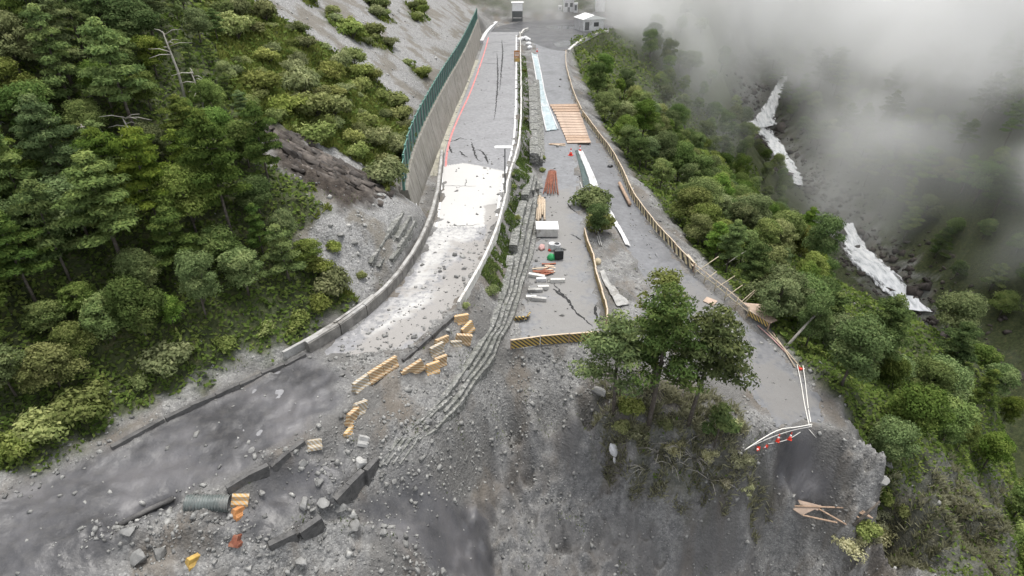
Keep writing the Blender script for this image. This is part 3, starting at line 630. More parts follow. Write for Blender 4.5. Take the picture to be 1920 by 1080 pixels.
for i, p in enumerate(tops):
    p = Vector(p); FH = 2.3
    pb = MB(); pb.box(p + Vector((0, 0, FH/2 + .02)), (.22, .3, FH)); keep(pb.build('post', M['green_paint'], fence), fence)
    if i < len(tops)-1:
        q = Vector(tops[i+1]); d = (q-p); mid = (p+q)/2; yaw = math.atan2(d.y, d.x); ln = d.length
        rot = Matrix.Rotation(yaw, 3, 'Z')
        pb = MB(); pb.box(mid + Vector((0, 0, FH*.5)), (ln-.2, .04, FH*.86), rot); keep(pb.build('panel', M['dark_panel'], fence), fence)
        
        for zr in (.96, .06): rb = MB(); rb.box(mid + Vector((0, 0, FH*zr)), (ln-.17, .09, .08), rot); keep(rb.build('rail', M['green_paint'], fence), fence)

# ------------------------------------------------------------------ low walls beside the roads
def low_wall(name, label, cat, pts, sec, m, step=3.0, part='wall_segment', jit=.01, zf=None, gap=.012, coping=None, rough=0.0):
    Q = resample(smooth_line(pts), step=step); root = tag(empty(name, Q[0]), label, cat, kind='thing')
    for i in range(len(Q)-1):
        a, b = Vector(Q[i]), Vector(Q[i+1]); g = (b-a).normalized()*gap; j = Vector((random.gauss(0, jit), random.gauss(0, jit), random.gauss(0, jit)))
        j2 = j + Vector((random.gauss(0, rough*.4), random.gauss(0, rough*.4), random.gauss(0, rough))); j = j + Vector((0, 0, random.gauss(0, rough)))
        mb = MB(); mb.prism(sec, a+g+j, b-g+j2); keep(mb.build(part, m, root), root)
        if coping: mb = MB(); mb.prism(coping, a+g+j, b-g+j2); keep(mb.build('coping', M['concrete'], root), root)
    return root
low_wall('parapet', 'curving low concrete parapet on the inner side of the muddy road', 'parapet', [at(x, y, 0) for x, y in [(826,295),(821,350),(812,400),(785,468),(745,530),(695,580),(635,625),(575,660)]], [(.0,-.3),(.0,.85),(-.42,.85),(-.42,-.3)], M['parapet'], 2.6, coping=[(-.08,.853),(-.08,.92),(-.12,.94),(-.3,.94),(-.34,.92),(-.34,.853)])
low_wall('drain_kerb', 'narrow concrete drain kerb behind the curving parapet', 'kerb', [at(x, y, .35) for x, y in [(700,560),(650,597),(590,636),(530,668)]], [(0,-.5),(0,.42),(-.22,.42),(-.22,-.5)], M['concrete'], 2.2)
low_wall('outer_barrier', 'low pale concrete barrier along the outer edge of the upper road', 'barrier', [at(x, y, 0) for x, y in [(975,64),(977,150),(977,250),(967,300),(954,335),(942,410),(907,500),(860,580)]], [(-.16,-.4),(-.10,.62),(.10,.62),(.16,-.4)], M['concrete_pale'], 2.4, jit=.025)
low_wall('buried_kerb_wall', 'dark concrete edge wall half buried in mud below the road', 'wall', [at(x, y, .12) for x, y in [(572,826),(520,860),(470,890),(424,916)]], [(0,-1.6),(0,.02),(-.25,.0),(-.25,-1.6)], M['concrete_dark'], 1.0, 'wall_block', jit=.04, rough=.13)
low_wall('broken_bench_wall', 'dark broken concrete bench wall below the gabions', 'wall', [at(*p) for p in [(702,852,-1.5),(660,900,-1.55),(622,942,-1.65)]], [(0,-1.8),(0,-.02),(-.3,-.05),(-.3,-1.8)], M['concrete_dark'], 1.3, 'wall_block', jit=.06, rough=.2)
low_wall('mud_covered_pipe_wall', 'mud covered strip of fallen wall at the slide toe', 'wall', [at(*p) for p in [(600,962,-1.75),(560,992,-1.9),(505,1020,-2.05)]], [(0,-1.2),(0,.2),(-.25,.12),(-.25,-1.2)], M['concrete_dark'], 1.5, 'wall_block', jit=.04, rough=.12)
low_wall('road_edge_kerb', 'dark road edge kerb between rubble and fallen blocks', 'kerb', [at(x, y, .02) for x, y in [(852,588),(790,645),(752,676)]], [(0,-.6),(0,.12),(-.22,.12),(-.22,-.6)], M['concrete_dark'], 1.6, 'kerb_stone', jit=.03)
low_wall('mud_kerb', 'low kerb sunk in mud at the foot of the wood', 'kerb', [G(x, y) + Vector((0, 0, .05)) for x, y in [(572,664),(520,690),(470,710),(400,742),(335,770),(270,805),(205,842)]], [(0,-.6),(0,.16),(-.3,.16),(-.3,-.6)], M['concrete_dark'], 1.5, 'kerb_stone', jit=.03, rough=.05)
low_wall('far_barrier', 'white painted double barrier at the far bend under the wall', 'barrier', [at(x, y, 0) for x, y in [(903,82),(911,66),(921,55),(931,45)]], [(-.4,-.1),(-.4,.7),(.4,.7),(.4,-.1)], M['white'], 3.0)
low_wall('curved_kerb', 'low kerb curling round the end of the planted strip', 'kerb', [at(*p) for p in [(977,66,0),(982,58,0),(990,56,0)]], [(-.2,-.2),(-.2,.5),(.2,.5),(.2,-.2)], M['concrete_pale'], 2.0, 'kerb_stone')
low_wall('pool_kerb', 'pale kerb of the far outer bend beside the shelter', 'kerb', [at(*p) for p in [(1066,97,-1),(1085,80,-.8),(1110,68,-.6),(1140,60,-.4)]], [(-.3,-.3),(-.3,.45),(.3,.45),(.3,-.3)], M['concrete_pale'], 2.5, 'kerb_stone')

# ------------------------------------------------------------------ stepped gabions between upper and middle road
T0 = [(999,150,-.7),(1000,200,-.8),(1001,250,-.9),(1001,300,-.95),(990,345,-.9),(975,395,-.85),(966,440,-.85),(957,480,-1.2),(945,540,-1.6),(922,605,-1.8),(882,672,-1.9),(826,748,-2.0),(770,812,-2.05),(708,872,-2.1)]
TF = [(1006,150,-2.0),(1010,200,-2.7),(1012,250,-3.0),(1015,300,-3.3),(1011,350,-3.4),(1003,420,-3.4),(992,480,-3.4),(984,500,-3.4),(972,545,-3.4),(957,600,-3.3),(920,670,-3.05),(866,745,-2.85),(810,812,-2.75),(748,876,-2.75)]
g0 = resample([at(*p) for p in T0], n=56); gf = resample([at(*p) for p in TF], n=56)
gab = tag(empty('gabion_wall', g0[0]), 'stepped grey stone gabion wall between the upper and middle roads, buckled', 'gabion wall', kind='thing')
NT = 4
for k in range(NT):
    f = k/(NT-1); L = g0*(1-f) + gf*f
    for i in range(len(L)-1):
        if 24 <= i <= 27 or (i > 27 and random.random() < .09): continue                          # the slumped gap
        a, b = Vector(L[i]), Vector(L[i+1])
        if i >= 26:
            for q in (a, b): q.z = max(q.z, float(ground(np.array([q.x]), np.array([q.y]))[0]) + .06)
        g = (b-a).normalized()*.008
        top = -.75 - (2.5*f); zt = a.z + .15; w = (Vector(gf[i]) - Vector(g0[i])).length/NT*.9 + .1
        s_ = .035 if i > 27 else .02; j = Vector((random.gauss(0, s_), random.gauss(0, s_), random.gauss(0, s_)))
        hgt = 1.2; mb = MB(); sag = random.uniform(-.05, .05)
        if i >= 26: w *= .8; sag = -.06; j *= .5
        sec = [(-w/2,-hgt),(-w/2,0),(-w/4,.07+sag),(w/4,.06+sag),(w/2,-.03),(w/2,-hgt)]
        mb.prism(sec, a+g+j+Vector((0,0,0.02 if i < 28 else -.04)), b-g+j+Vector((0,0,0.02 if i < 28 else -.04))); keep(mb.build('gabion_basket', M['gabion'], gab), gab)
# three old steps of the drain behind the parapet
for nm, lb_, l in (('stone_step', 'upper of three dark stone steps below the retaining wall end', [(752,398,2.9),(722,440,2.6),(690,492,1.8)]), ('stone_step', 'middle of three dark stone steps below the retaining wall end', [(764,402,2.4),(738,446,2.1),(705,500,1.4)]), ('stone_step', 'lowest of three dark stone steps below the retaining wall end', [(776,412,1.9),(752,455,1.6),(728,488,1.2)])):
    low_wall(nm, lb_, 'step', [G(x, y) - Vector((0, 0, .02)) for x, y, z in l], [(-.3,-.8),(-.3,.1),(.3,.06),(.3,-.8)], M['gabion'], 1.5, 'step_stone', jit=.05)
# ------------------------------------------------------------------ plants
def leaf_mat(name, dark, light, tip, transl=.35):
    m = bpy.data.materials.new(name); m.use_nodes = True; nt = m.node_tree; nt.nodes.clear(); L = nt.links
    a = nd(nt, 'ShaderNodeAttribute', attribute_name='tint').outputs['Fac']; oi = nt.nodes.new('ShaderNodeObjectInfo').outputs['Random']
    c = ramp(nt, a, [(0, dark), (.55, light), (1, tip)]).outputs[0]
    h = nt.nodes.new('ShaderNodeHueSaturation'); L.new(c, h.inputs['Color']); L.new(math_(nt, 'MULTIPLY_ADD', oi, .036, .484), h.inputs['Hue']); L.new(math_(nt, 'MULTIPLY_ADD', math_(nt, 'FRACT', math_(nt, 'MULTIPLY', oi, 7.3)), .7, .68), h.inputs['Value']); L.new(math_(nt, 'MULTIPLY_ADD', math_(nt, 'FRACT', math_(nt, 'MULTIPLY', oi, 13.7)), .35, .75), h.inputs['Saturation'])
    d = nt.nodes.new('ShaderNodeBsdfDiffuse'); t = nt.nodes.new('ShaderNodeBsdfTranslucent'); x = nt.nodes.new('ShaderNodeMixShader'); x.inputs[0].default_value = transl; o = nt.nodes.new('ShaderNodeOutputMaterial')
    L.new(h.outputs[0], d.inputs[0]); L.new(h.outputs[0], t.inputs[0]); L.new(d.outputs[0], x.inputs[1]); L.new(t.outputs[0], x.inputs[2]); L.new(x.outputs[0], o.inputs[0]); return m
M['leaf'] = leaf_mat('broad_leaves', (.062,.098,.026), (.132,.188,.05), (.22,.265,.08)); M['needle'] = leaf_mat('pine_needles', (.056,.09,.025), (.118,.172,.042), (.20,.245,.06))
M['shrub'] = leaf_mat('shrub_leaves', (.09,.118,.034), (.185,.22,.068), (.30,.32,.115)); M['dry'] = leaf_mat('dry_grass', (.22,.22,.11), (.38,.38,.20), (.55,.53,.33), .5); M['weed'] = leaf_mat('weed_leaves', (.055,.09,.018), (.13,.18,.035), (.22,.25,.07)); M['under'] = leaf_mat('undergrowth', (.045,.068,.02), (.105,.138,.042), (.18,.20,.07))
M['bark'] = plain('bark', (.075,.062,.05), .9, 0, .4, 6, (.14,.13,.115), .02); M['bark_pale'] = plain('dead_bark', (.33,.31,.27), .9, 0, .3, 6, None, .01)
def quads_from(c, n, size, asp=1.9, jit=.5):
    """leaf quads centred at c facing n"""
    k = len(c); n = n + rng.normal(0, jit, (k, 3)); n /= np.linalg.norm(n, axis=1)[:, None]+1e-9
    r = rng.normal(0, 1, (k, 3)); a = np.cross(n, r); a /= np.linalg.norm(a, axis=1)[:, None]+1e-9; b = np.cross(n, a)
    s = (size*rng.uniform(.6, 1.3, k))[:, None] if np.ndim(size) == 0 else (size*rng.uniform(.7, 1.25, k))[:, None]
    a = a*s*asp*.5; b = b*s*.5
    return np.stack([c-a, c+b-a*.1, c+a, c-b-a*.1], 1).reshape(-1, 3)
def lobes_mesh(lobes, per, size, asp=1.9, jit=.55, up=.35):
    V = []; T = []
    for cx, cy, cz, rx, rz, tn in lobes:
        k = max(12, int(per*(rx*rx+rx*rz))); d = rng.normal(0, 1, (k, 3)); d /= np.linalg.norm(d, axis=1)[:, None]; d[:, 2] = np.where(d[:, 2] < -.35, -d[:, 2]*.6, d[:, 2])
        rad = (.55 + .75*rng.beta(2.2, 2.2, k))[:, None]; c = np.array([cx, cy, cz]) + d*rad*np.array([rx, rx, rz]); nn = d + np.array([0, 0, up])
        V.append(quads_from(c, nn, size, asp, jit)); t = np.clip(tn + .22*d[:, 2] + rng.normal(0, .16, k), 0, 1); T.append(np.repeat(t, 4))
    return np.concatenate(V), np.concatenate(T)
def foliage(name, V, T, m, parent=None):
    q = np.arange(len(V)).reshape(-1, 4); return mesh_obj(name, V, q, m, parent, attrs={'tint': ('FLOAT', T)})
def broad_tree(H, Rr, nl, per, size, m, dead=False):
    root = empty('broadleaf_tree'); mb = MB(); lob = []
    bend = Vector((random.uniform(-.4, .4), random.uniform(-.4, .4), 0))
    mb.tube([(0, 0, -.6), bend*.3 + Vector((0, 0, H*.3)), bend + Vector((0, 0, H*.62)), bend*1.2 + Vector((0, 0, H*.85))], [.035*H*.55, .026*H*.55, .016*H*.55, .005*H], 7)
    for k in range(nl):
        an = k*2.4 + random.uniform(-.5, .5); t = (k+.5)/nl; rr = Rr*math.sqrt(max(.05, 1-(2*t-.85)**2*.75))*random.uniform(.35, .85); z = H*(.36 + .56*t) + random.uniform(-.3, .3)
        p = Vector((math.cos(an)*rr, math.sin(an)*rr, z)) + bend; r = Rr*random.choice((.2, .27, .34, .42, .5)); lob.append((p.x, p.y, p.z, r, r*.78, random.uniform(.25, .75)))
        if k % 3 == 0:
            s = bend*.5 + Vector((0, 0, z*.62)); mb.tube([s, s.lerp(p, .55) + Vector((0, 0, -.1)), p], [.011*H, .007*H, .003*H], 5)
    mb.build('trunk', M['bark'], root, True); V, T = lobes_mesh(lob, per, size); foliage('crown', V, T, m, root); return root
def pine_tree(H, Rr, nb, per, size, base=.35, flat=.38):
    root = empty('pine_tree'); mb = MB(); lob = []
    bend = Vector((random.uniform(-.3, .3), random.uniform(-.3, .3), 0))
    tr = lambda t: bend*t*t + Vector((0, 0, H*t))
    mb.tube([tr(-.05), tr(.25), tr(.5), tr(.75), tr(.97)], [.017*H, .014*H, .011*H, .007*H, .003*H], 7)
    for k in range(nb):
        t = base + (1-base)*(k+.3)/nb; an = k*2.4 + random.uniform(-.5, .5); ln = Rr*((1-t)/(1-base)*.75 + .28)*random.uniform(.55, 1.15)
        s = tr(t*.97); e = s + Vector((math.cos(an)*ln, math.sin(an)*ln, ln*random.uniform(.0, .22)))
        mb.tube([s, s.lerp(e, .5) + Vector((0, 0, -.05*ln)), e], [.0045*H, .003*H, .0012*H], 5)
        tn = random.uniform(.25, .75)
        for f in ((.55, 1.0) if ln > 1.0 else (.85,)):
            p = s.lerp(e, f); r = (.30*Rr + .1)*random.uniform(.75, 1.25)*(.8 + .3*f); lob.append((p.x + random.uniform(-.2, .2), p.y + random.uniform(-.2, .2), p.z + .12, r, r*flat, tn + random.uniform(-.12, .12)))
    p = tr(1.0); lob.append((p.x, p.y, p.z, .25*Rr, .22*Rr, .7))
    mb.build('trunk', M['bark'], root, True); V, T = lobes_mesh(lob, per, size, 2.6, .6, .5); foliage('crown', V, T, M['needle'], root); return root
def shrub_proto(Rr, nl, per, size, m):
    root = empty('shrub'); lob = []; mb = MB()
    for k in range(nl):
        an = random.uniform(0, 6.28); rr = Rr*math.sqrt(random.random())*.75; r = Rr*random.uniform(.32, .55); z = Rr*random.uniform(.35, .95)*(1-.5*(rr/Rr)**2)
        lob.append((math.cos(an)*rr, math.sin(an)*rr, z, r, r*.85, random.uniform(.3, .75)))
        if k % 2 == 0: mb.tube([(0, 0, -.2), (math.cos(an)*rr*.6, math.sin(an)*rr*.6, z*.5), (math.cos(an)*rr, math.sin(an)*rr, z)], [.04*Rr, .025*Rr, .01], 4)
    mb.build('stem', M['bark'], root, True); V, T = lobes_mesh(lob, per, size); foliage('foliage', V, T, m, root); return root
# several forms of each kind; copies share their meshes
protos = {'pine': [pine_tree(9.5, 2.5, 19, 260, .14), pine_tree(11, 2.7, 22, 240, .145), pine_tree(8, 2.2, 16, 270, .135, .25), pine_tree(10, 2.9, 17, 240, .15, .4, .3), pine_tree(9, 2.0, 20, 270, .135, .2, .5)],
          'broad': [broad_tree(6.5, 2.3, 26, 250, .145, M['leaf']), broad_tree(7.5, 2.7, 30, 230, .15, M['leaf']), broad_tree(5.5, 2.1, 24, 260, .14, M['leaf']), broad_tree(8.5, 2.6, 30, 230, .15, M['leaf']), broad_tree(7.0, 1.9, 24, 250, .14, M['leaf']), broad_tree(6.0, 2.6, 26, 230, .15, M['shrub'])],
          'shrub': [shrub_proto(1.3, 11, 260, .14, M['shrub']), shrub_proto(1.0, 9, 300, .12, M['shrub']), shrub_proto(1.5, 13, 230, .15, M['shrub'])]}
protos['dry'] = [shrub_proto(1.0, 9, 260, .1, M['dry']), shrub_proto(1.2, 11, 240, .1, M['dry'])]
_used = {id(p): False for l in protos.values() for p in l}
def place(kind, x, y, s, label, cat, group, z=None, idx=None, tilt=(0, 0)):
    p = protos[kind][random.randrange(len(protos[kind])) if idx is None else idx]
    if not _used[id(p)]: _used[id(p)] = True; o = p
    else: o = copy_tree(p)
    o.location = (x, y, (Gz(x, y) if z is None else z) - .1); o.rotation_euler = (tilt[0], tilt[1], random.uniform(0, 6.28)); k = random.uniform(.88, 1.12)
    o.scale = (s*k, s*k, s/k); return tag(o, label, cat, group)
def to_px(x, y, z):
    dx, dy, dz = x, y, z - CAMZ; dep = dy*CP - dz*SP; up = dy*SP + dz*CP
    return 960 + dx/dep*FOC, 540 - up/dep*FOC, dep
def scatter(n, umin, umax, ymin, ymax, ok, space, tries=60000):
    """Poisson-like points: uniform over the land, thinned by a spacing function"""
    pts = []; cell = {}
    X = rng.uniform(umin, umax, tries); Y = rng.uniform(ymin, ymax, tries); Zg = ground(X, Y); zn = zone_at(X, Y); S = space(X, Y)
    good = ok(X, Y, Zg, zn)
    for x, y, z, s, g in zip(X, Y, Zg, S, good):
        if not g: continue
        ci, cj = int(x//4), int(y//4)
        if any((x-a)**2 + (y-b)**2 < s*s for i in range(ci-2, ci+3) for j in range(cj-2, cj+3) for a, b in cell.get((i, j), ())): continue
        cell.setdefault((ci, cj), []).append((x, y)); pts.append((x, y, z))
        if len(pts) >= n: break
    return pts
SHR = PB([(400,-8),(520,30),(600,80),(690,140),(740,182),(768,225),(770,275),(748,325),(715,365),(690,330),(560,262),(470,240),(440,160),(420,90),(400,40)])
hill_line = hb
def in_view(X, Y, Zg, pad=70, top=9):
    px, py, dep = to_px(X, Y, Zg); _, pt, _ = to_px(X, Y, Zg + top); return (px > -pad) & (px < 1920+pad) & (py > -60) & (pt < 1080+40) & (dep > 4)
def _scar_clear(X, Y, Zg):
    px, py, _ = to_px(X, Y, Zg); return ~((px > 500 + .35*np.maximum(py-330, 0)) & (px < 760) & (py > 240) & (py < 480))
def ok_left(X, Y, Zg, zn): return _scar_clear(X, Y, Zg) & (zn[:, 0] > .6) & (X < -8) & in_view(X, Y, Zg) & (sdist(SHR, X, Y) < -.3) & (sdist(Z['veg_l'], X, Y) > .3) & (Y < 110) & (pdist(hill_line, X, Y) > .8)
left_pts = scatter(300, -75, -8, 8, 108, ok_left, lambda X, Y: 1.35 + .009*Y + .014*np.minimum(pdist(hill_line, X, Y), 30))
ORD = 'first second third fourth fifth sixth seventh eighth ninth tenth eleventh twelfth thirteenth fourteenth fifteenth sixteenth seventeenth eighteenth nineteenth twentieth'.split()
for t_, u_ in (('twenty', 'thirtieth'), ('thirty', 'fortieth'), ('forty', 'fiftieth'), ('fifty', 'sixtieth'), ('sixty', 'seventieth'), ('seventy', 'eightieth')): ORD += [t_ + '-' + o for o in ORD[:9]] + [u_]
_rows = {}
def lay(kind, x, y, s, noun, cat, bands, side, group):
    """place a plant and remember it: its label says which one it is along its level of the slope"""
    o = place(kind, x, y, s, None, cat, group); px, py, _ = to_px(x, y, o.location.z + 2.5)
    band = next(n for lim, n in bands if py < lim); _rows.setdefault((noun, band, side), []).append((px, o))
LB = [(90, 'along the top edge of the wood'), (160, 'level with the street lamp top'), (230, 'level with the bleached dead tree'), (300, 'level with the rock scar top'), (370, 'level with the rock scar foot'), (430, 'level with the retaining wall end'), (490, 'level with the scree hollow'), (550, 'level with the parapet bend'), (610, 'level with the broken barrier end'), (680, 'level with the striped block row'), (5000, 'down by the mud sheet')]
RB = [(120, 'level with the sandbags'), (170, 'level with the blue tarpaulin'), (220, 'level with the plank mat'), (270, 'level with the red cones'), (320, 'level with the trench'), (370, 'level with the steel bars'), (420, 'level with the timber poles'), (470, 'level with the generator'), (520, 'level with the plank pile'), (570, 'level with the pole railing'), (620, 'level with the plywood sheet'), (680, 'level with the lying poles'), (750, 'level with the rope pair'), (830, 'level with the torn road edge'), (920, 'level with the ravine lip'), (5000, 'down by the collapsed deck')]
for x, y, z in left_pts:
    px, py, dep = to_px(x, y, z + 3); d = float(pdist(hill_line, np.array([x]), np.array([y]))[0])
    pine = random.random() < (.55 if py < 470 and d > 6 else .10); s = float(np.interp(d, [0, 4, 10], [.34, .5, .64]))*random.uniform(.7, 1.25)
    near_shr = float(sdist(SHR, np.array([x]), np.array([y]))[0]); s *= float(np.interp(near_shr, [-7, -1], [1, .5]))
    if d < 2.4: lay('shrub', x, y, s*2.2, 'leafy shrub at the wood foot', 'shrub', LB, 'left', 'shrubs at the foot of the wood')
    elif pine: lay('pine', x, y, s, 'dark pine in the wood', 'tree', LB, 'left', 'pines of the hillside wood')
    else: lay('broad', x, y, s*.95, 'bushy tree in the wood', 'tree', LB, 'left', 'broadleaf trees of the hillside wood')
def ok_shr(X, Y, Zg, zn): return (zn[:, 0] > .5) & (X < -6) & in_view(X, Y, Zg) & ((sdist(SHR, X, Y) > .2) | (zn[:, 0] > .6) & (sdist(Z['veg_l'], X, Y) < -1))
SB = [(20, 'along the top edge'), (45, 'level with the far huts'), (70, 'level with the far bend'), (95, 'level with the sandbags'), (120, 'level with the orange sign'), (150, 'level with the blue tarpaulin'), (180, 'above the plank mat level'), (210, 'level with the plank mat'), (245, 'level with the red cones'), (290, 'level with the road cracks'), (5000, 'just above the rock scar')]
for x, y, z in scatter(230, -48, -9, 40, 130, ok_shr, lambda X, Y: 1.2 + .011*Y):
    scr = float(sdist(Z['veg_l'], np.array([x]), np.array([y]))[0]) < 0
    lay('shrub', x, y, random.choice((.5, .65, .8, 1.0, 1.3)), 'shrub in the scree' if scr else 'light shrub on the bright slope', 'shrub', SB, 'left', 'shrubs in the scree' if scr else 'shrubs of the bright slope')
def ok_right(X, Y, Zg, zn): return (zn[:, 0] > .75) & (X > 8) & in_view(X, Y, Zg, 70) & (Zg > -48) & ~((X > 8) & (X < 36) & (Y > 128) & (Y < 200))
right_pts = scatter(290, 9, 92, 22, 190, ok_right, lambda X, Y: 1.7 + .018*np.maximum(Y-40, 0) + .022*np.maximum(X-25, 0))
for x, y, z in right_pts:
    _, pt, _ = to_px(x, y, z + 6); px, py, dep = to_px(x, y, z + 3)
    if 1545 < px < 1760 and pt < 520 + (px-1560)*.5: continue
    s = random.uniform(.65, 1.0)*float(np.interp(y, [25, 45, 80, 150], [.9, 1.0, .95, 1.1]))
    if random.random() < .25 and py > 430: lay('pine', x, y, s*.75, 'dark pine below the road', 'tree', RB, 'left', 'pines on the ravine side')
    else: lay('broad', x, y, s*.9, 'bushy tree below the road', 'tree', RB, 'left', 'broadleaf trees on the ravine side')
# far hillside beyond the junction, dim trees across the ravine
for x, y, z in scatter(60, -60, 70, 192, 300, lambda X, Y, Zg, zn: in_view(X, Y, Zg) & (Zg > 4) & ~((X > -6) & (X < 36) & (Y < 205)), lambda X, Y: 5.0 + 0*X):
    lay('broad', x, y, random.uniform(.9, 1.3), 'hazy tree', 'tree', [(-40, 'beyond the huts'), (0, 'behind the huts'), (5000, 'beside the junction')], 'left', 'trees on the far hillside')
for x, y, z in scatter(150, 112, 230, 85, 330, lambda X, Y, Zg, zn: in_view(X, Y, Zg, 20) & (Zg > -56), lambda X, Y: 5.2 + 0*X):
    lay(random.choice(('broad', 'pine')), x, y, random.uniform(.9, 1.4), 'dim tree across the ravine', 'tree', [(60, 'along the misty top'), (120, 'above the waterfall'), (180, 'level with the waterfall top'), (240, 'level with the waterfall'), (300, 'level with the upper stream'), (360, 'level with the misty stream bend'), (420, 'above the lower cascade'), (480, 'level with the lower cascade'), (5000, 'low beside the cascade')], 'left', 'trees across the ravine')
for (noun, band, side), l in _rows.items():
    l.sort(key=lambda t: t[0])
    for k, (px, o) in enumerate(l):
        o['label'] = ('only ' + noun + ', ' + band) if len(l) == 1 else (ORD[k] + ' ' + noun + ' from the left, ' + band)
# the clump of pines on the knoll in front of the platform
big = [pine_tree(11.8, 2.3, 20, 210, .12, .45, .36), pine_tree(9.8, 2.5, 17, 210, .12, .5, .36), pine_tree(8.4, 2.6, 15, 210, .12, .45, .36), pine_tree(3.8, 1.1, 9, 420, .12, .45, .5), broad_tree(11.2, 1.9, 18, 260, .13, M['shrub'])]
for o, (px, py), lb in zip(big, [(1215,800), (1290,795), (1150,775), (1338,838), (1222,735)], ['tallest pine of the clump in front of the platform', 'leaning pine with a bare trunk on the side of the clump by the lower road', 'low spreading pine of the clump beside the platform barrier', 'small thin young pine apart from the clump, in dry grass', 'pale green tree behind the pine clump']):
    g = G(px, py); o.location = g - Vector((0, 0, .3)); o.rotation_euler = (random.uniform(-.04, .04), random.uniform(-.02, .06), random.uniform(0, 6)); tag(o, lb, 'tree')
_used[id(protos['broad'][0])] = True
o = place('broad', *G(1118,440)[:2], .55, 'small bushy tree on the bank beside the blue tarpaulin', 'tree', None); o2 = place('shrub', *G(1126,432)[:2], 1.3, 'round shrub at the foot of the bank tree', 'shrub', None); o3 = place('shrub', *G(1108,392)[:2], 1.4, 'leafy shrub behind the bank tree', 'shrub', None)
LIP = [(1640,800),(1655,830),(1668,860),(1672,900),(1668,940),(1650,975),(1625,1000),(1660,1010),(1690,960),(1600,1030)]
for i, (px, py) in enumerate(LIP):
    g = G(px, py); place('dry' if i % 2 else 'shrub', g.x, g.y, random.uniform(.6, 1.0), ORD[i] + ' scrubby bush from the top along the ravine lip', 'shrub', 'bushes along the ravine lip')
for px, py, s, lb in ((1165,800,1.0,'dark shrub under the low spreading pine'),(1195,815,1.1,'shrub between the low pine and the tallest pine'),(1180,770,.9,'shrub behind the low spreading pine'),(1240,800,.9,'shrub at the foot of the tallest pine'),(1310,800,.9,'shrub beside the bare trunk of the leaning pine'),(1330,860,.8,'straggly shrub in the dry grass below the young pine'),(1375,800,.8,'low shrub between the young pine and the lower road'),(1265,845,.9,'shrub below the pine clump'),(1390,870,.9,'straggly shrub near the torn edge ropes'),(1360,905,.8,'lowest shrub on the grassy knoll'),(1400,920,.7,'shrub overhanging the collapsed deck')):
    g = G(px, py); place('shrub' if py < 805 and px < 1250 else 'dry', g.x, g.y, s*.75, lb, 'shrub', None)
# weeds and small shrubs along the gabions
for px, py, s, lb in ((921,548,.75,'small dark shrub on the stony bank above the gabions'),(872,572,.6,'green weed clump at the broken end of the outer barrier'),(962,352,.6,'green weed clump behind the street lamp'),(955,385,.55,'weed clump beside the outer barrier below the lamp'),(968,412,.7,'weed clump above the slumped gabions'),(960,330,.5,'weed clump where the outer barrier bends'),(985,225,.5,'weed tuft on the planted strip opposite the timber mats'),(984,135,.6,'weed tuft on the planted strip near the orange sign'),(1018,300,.55,'long weed clump at the foot of the gabions'),(1018,322,.5,'second weed clump at the foot of the gabions'),(1014,275,.5,'uppermost weed clump at the foot of the gabions'),(680,520,.6,'mossy shrub at the scree toe'),(625,470,.8,'shrub growing in the pale scree hollow'),(600,505,1.0,'shrub at the wood edge under the scree')):
    g = G(px, py); o = place('shrub', g.x, g.y, s*.62, lb, 'shrub', None)
# ---- undergrowth: one uncountable mass of leaves close to the ground
def blades(n, ok, name, m, label, size, hmax, asp, kind='flat', seedtone=0.5, ulo=-1.15, uhi=1.15, ylo=12, yhi=200):
    v = rng.uniform(math.log(Y0+ylo), math.log(Y0+yhi), n); u = rng.uniform(ulo, uhi, n); Y = np.exp(v)-Y0; X = u*np.exp(v); Zg = ground(X, Y); zn = zone_at(X, Y); k = ok(X, Y, Zg, zn); X, Y, Zg = X[k], Y[k], Zg[k]; n = len(X)
    cl = fbm(X, Y, 1.3, 3); sc = (.42+.0125*Y)
    c = np.stack([X, Y, Zg + np.clip(rng.random(n)*hmax*(.6+cl), .02, None)], 1)
    if kind == 'flat': V = quads_from(c, np.tile([0, -.15, .8], (n, 1)), size*sc, asp, .55)
    else:
        d = rng.normal(0, .45, (n, 3)); d[:, 2] = 1; d /= np.linalg.norm(d, axis=1)[:, None]; h = (hmax*rng.uniform(.4, 1.1, n))[:, None]; s = rng.normal(0, 1, (n, 3)); s[:, 2] = 0; s /= np.linalg.norm(s, axis=1)[:, None]+1e-6; b = np.stack([X, Y, Zg-.03], 1); s = s*size*.5
        V = np.stack([b-s, b+s, b+d*h*.7+s*.6+d*0, b+d*h+np.array([0, 0, -.15])*h], 1).reshape(-1, 3)
    T = np.repeat(np.clip(seedtone + .5*fbm(X, Y, 3.0, 3, off=4) + rng.normal(0, .16, n), 0, 1), 4); o = foliage(name, V, T, m); return tag(o, label, kind='stuff')
blades(300000, lambda X, Y, Zg, zn: (zn[:, 0] > rng.uniform(.25, .8, len(X))) & in_view(X, Y, Zg, 60, 1) & (Zg > -42) & (Y < 165) & (X < 75), 'undergrowth', M['under'], 'dense undergrowth of leaves between the trees on both slopes', .24, .7, 1.7)
gs = lambda X, Y, Zg, zn: (zn[:, 0] > .4) & ((sdist(SHR, X, Y) > -.6) | (sdist(Z['veg_l'], X, Y) < 0)) & (X < -8) & (Y < 135) & in_view(X, Y, Zg, 20, 1)
blades(330000, gs, 'slope_grass', M['shrub'], 'light green grass covering the bright slope beside the scree', .15, .6, 1, 'blade', .55, -.7, -.05, 35, 130)
kd = lambda X, Y, Zg, zn: ((sdist(Z['knoll'], X, Y) + 1.2*fbm(X, Y, 2, 3) > 0) | (sdist(Z['dry'], X, Y) + 2.5*fbm(X, Y, 2, 3) > 1.2)) & (fbm(X, Y, .8, 3, off=6) > -.02)
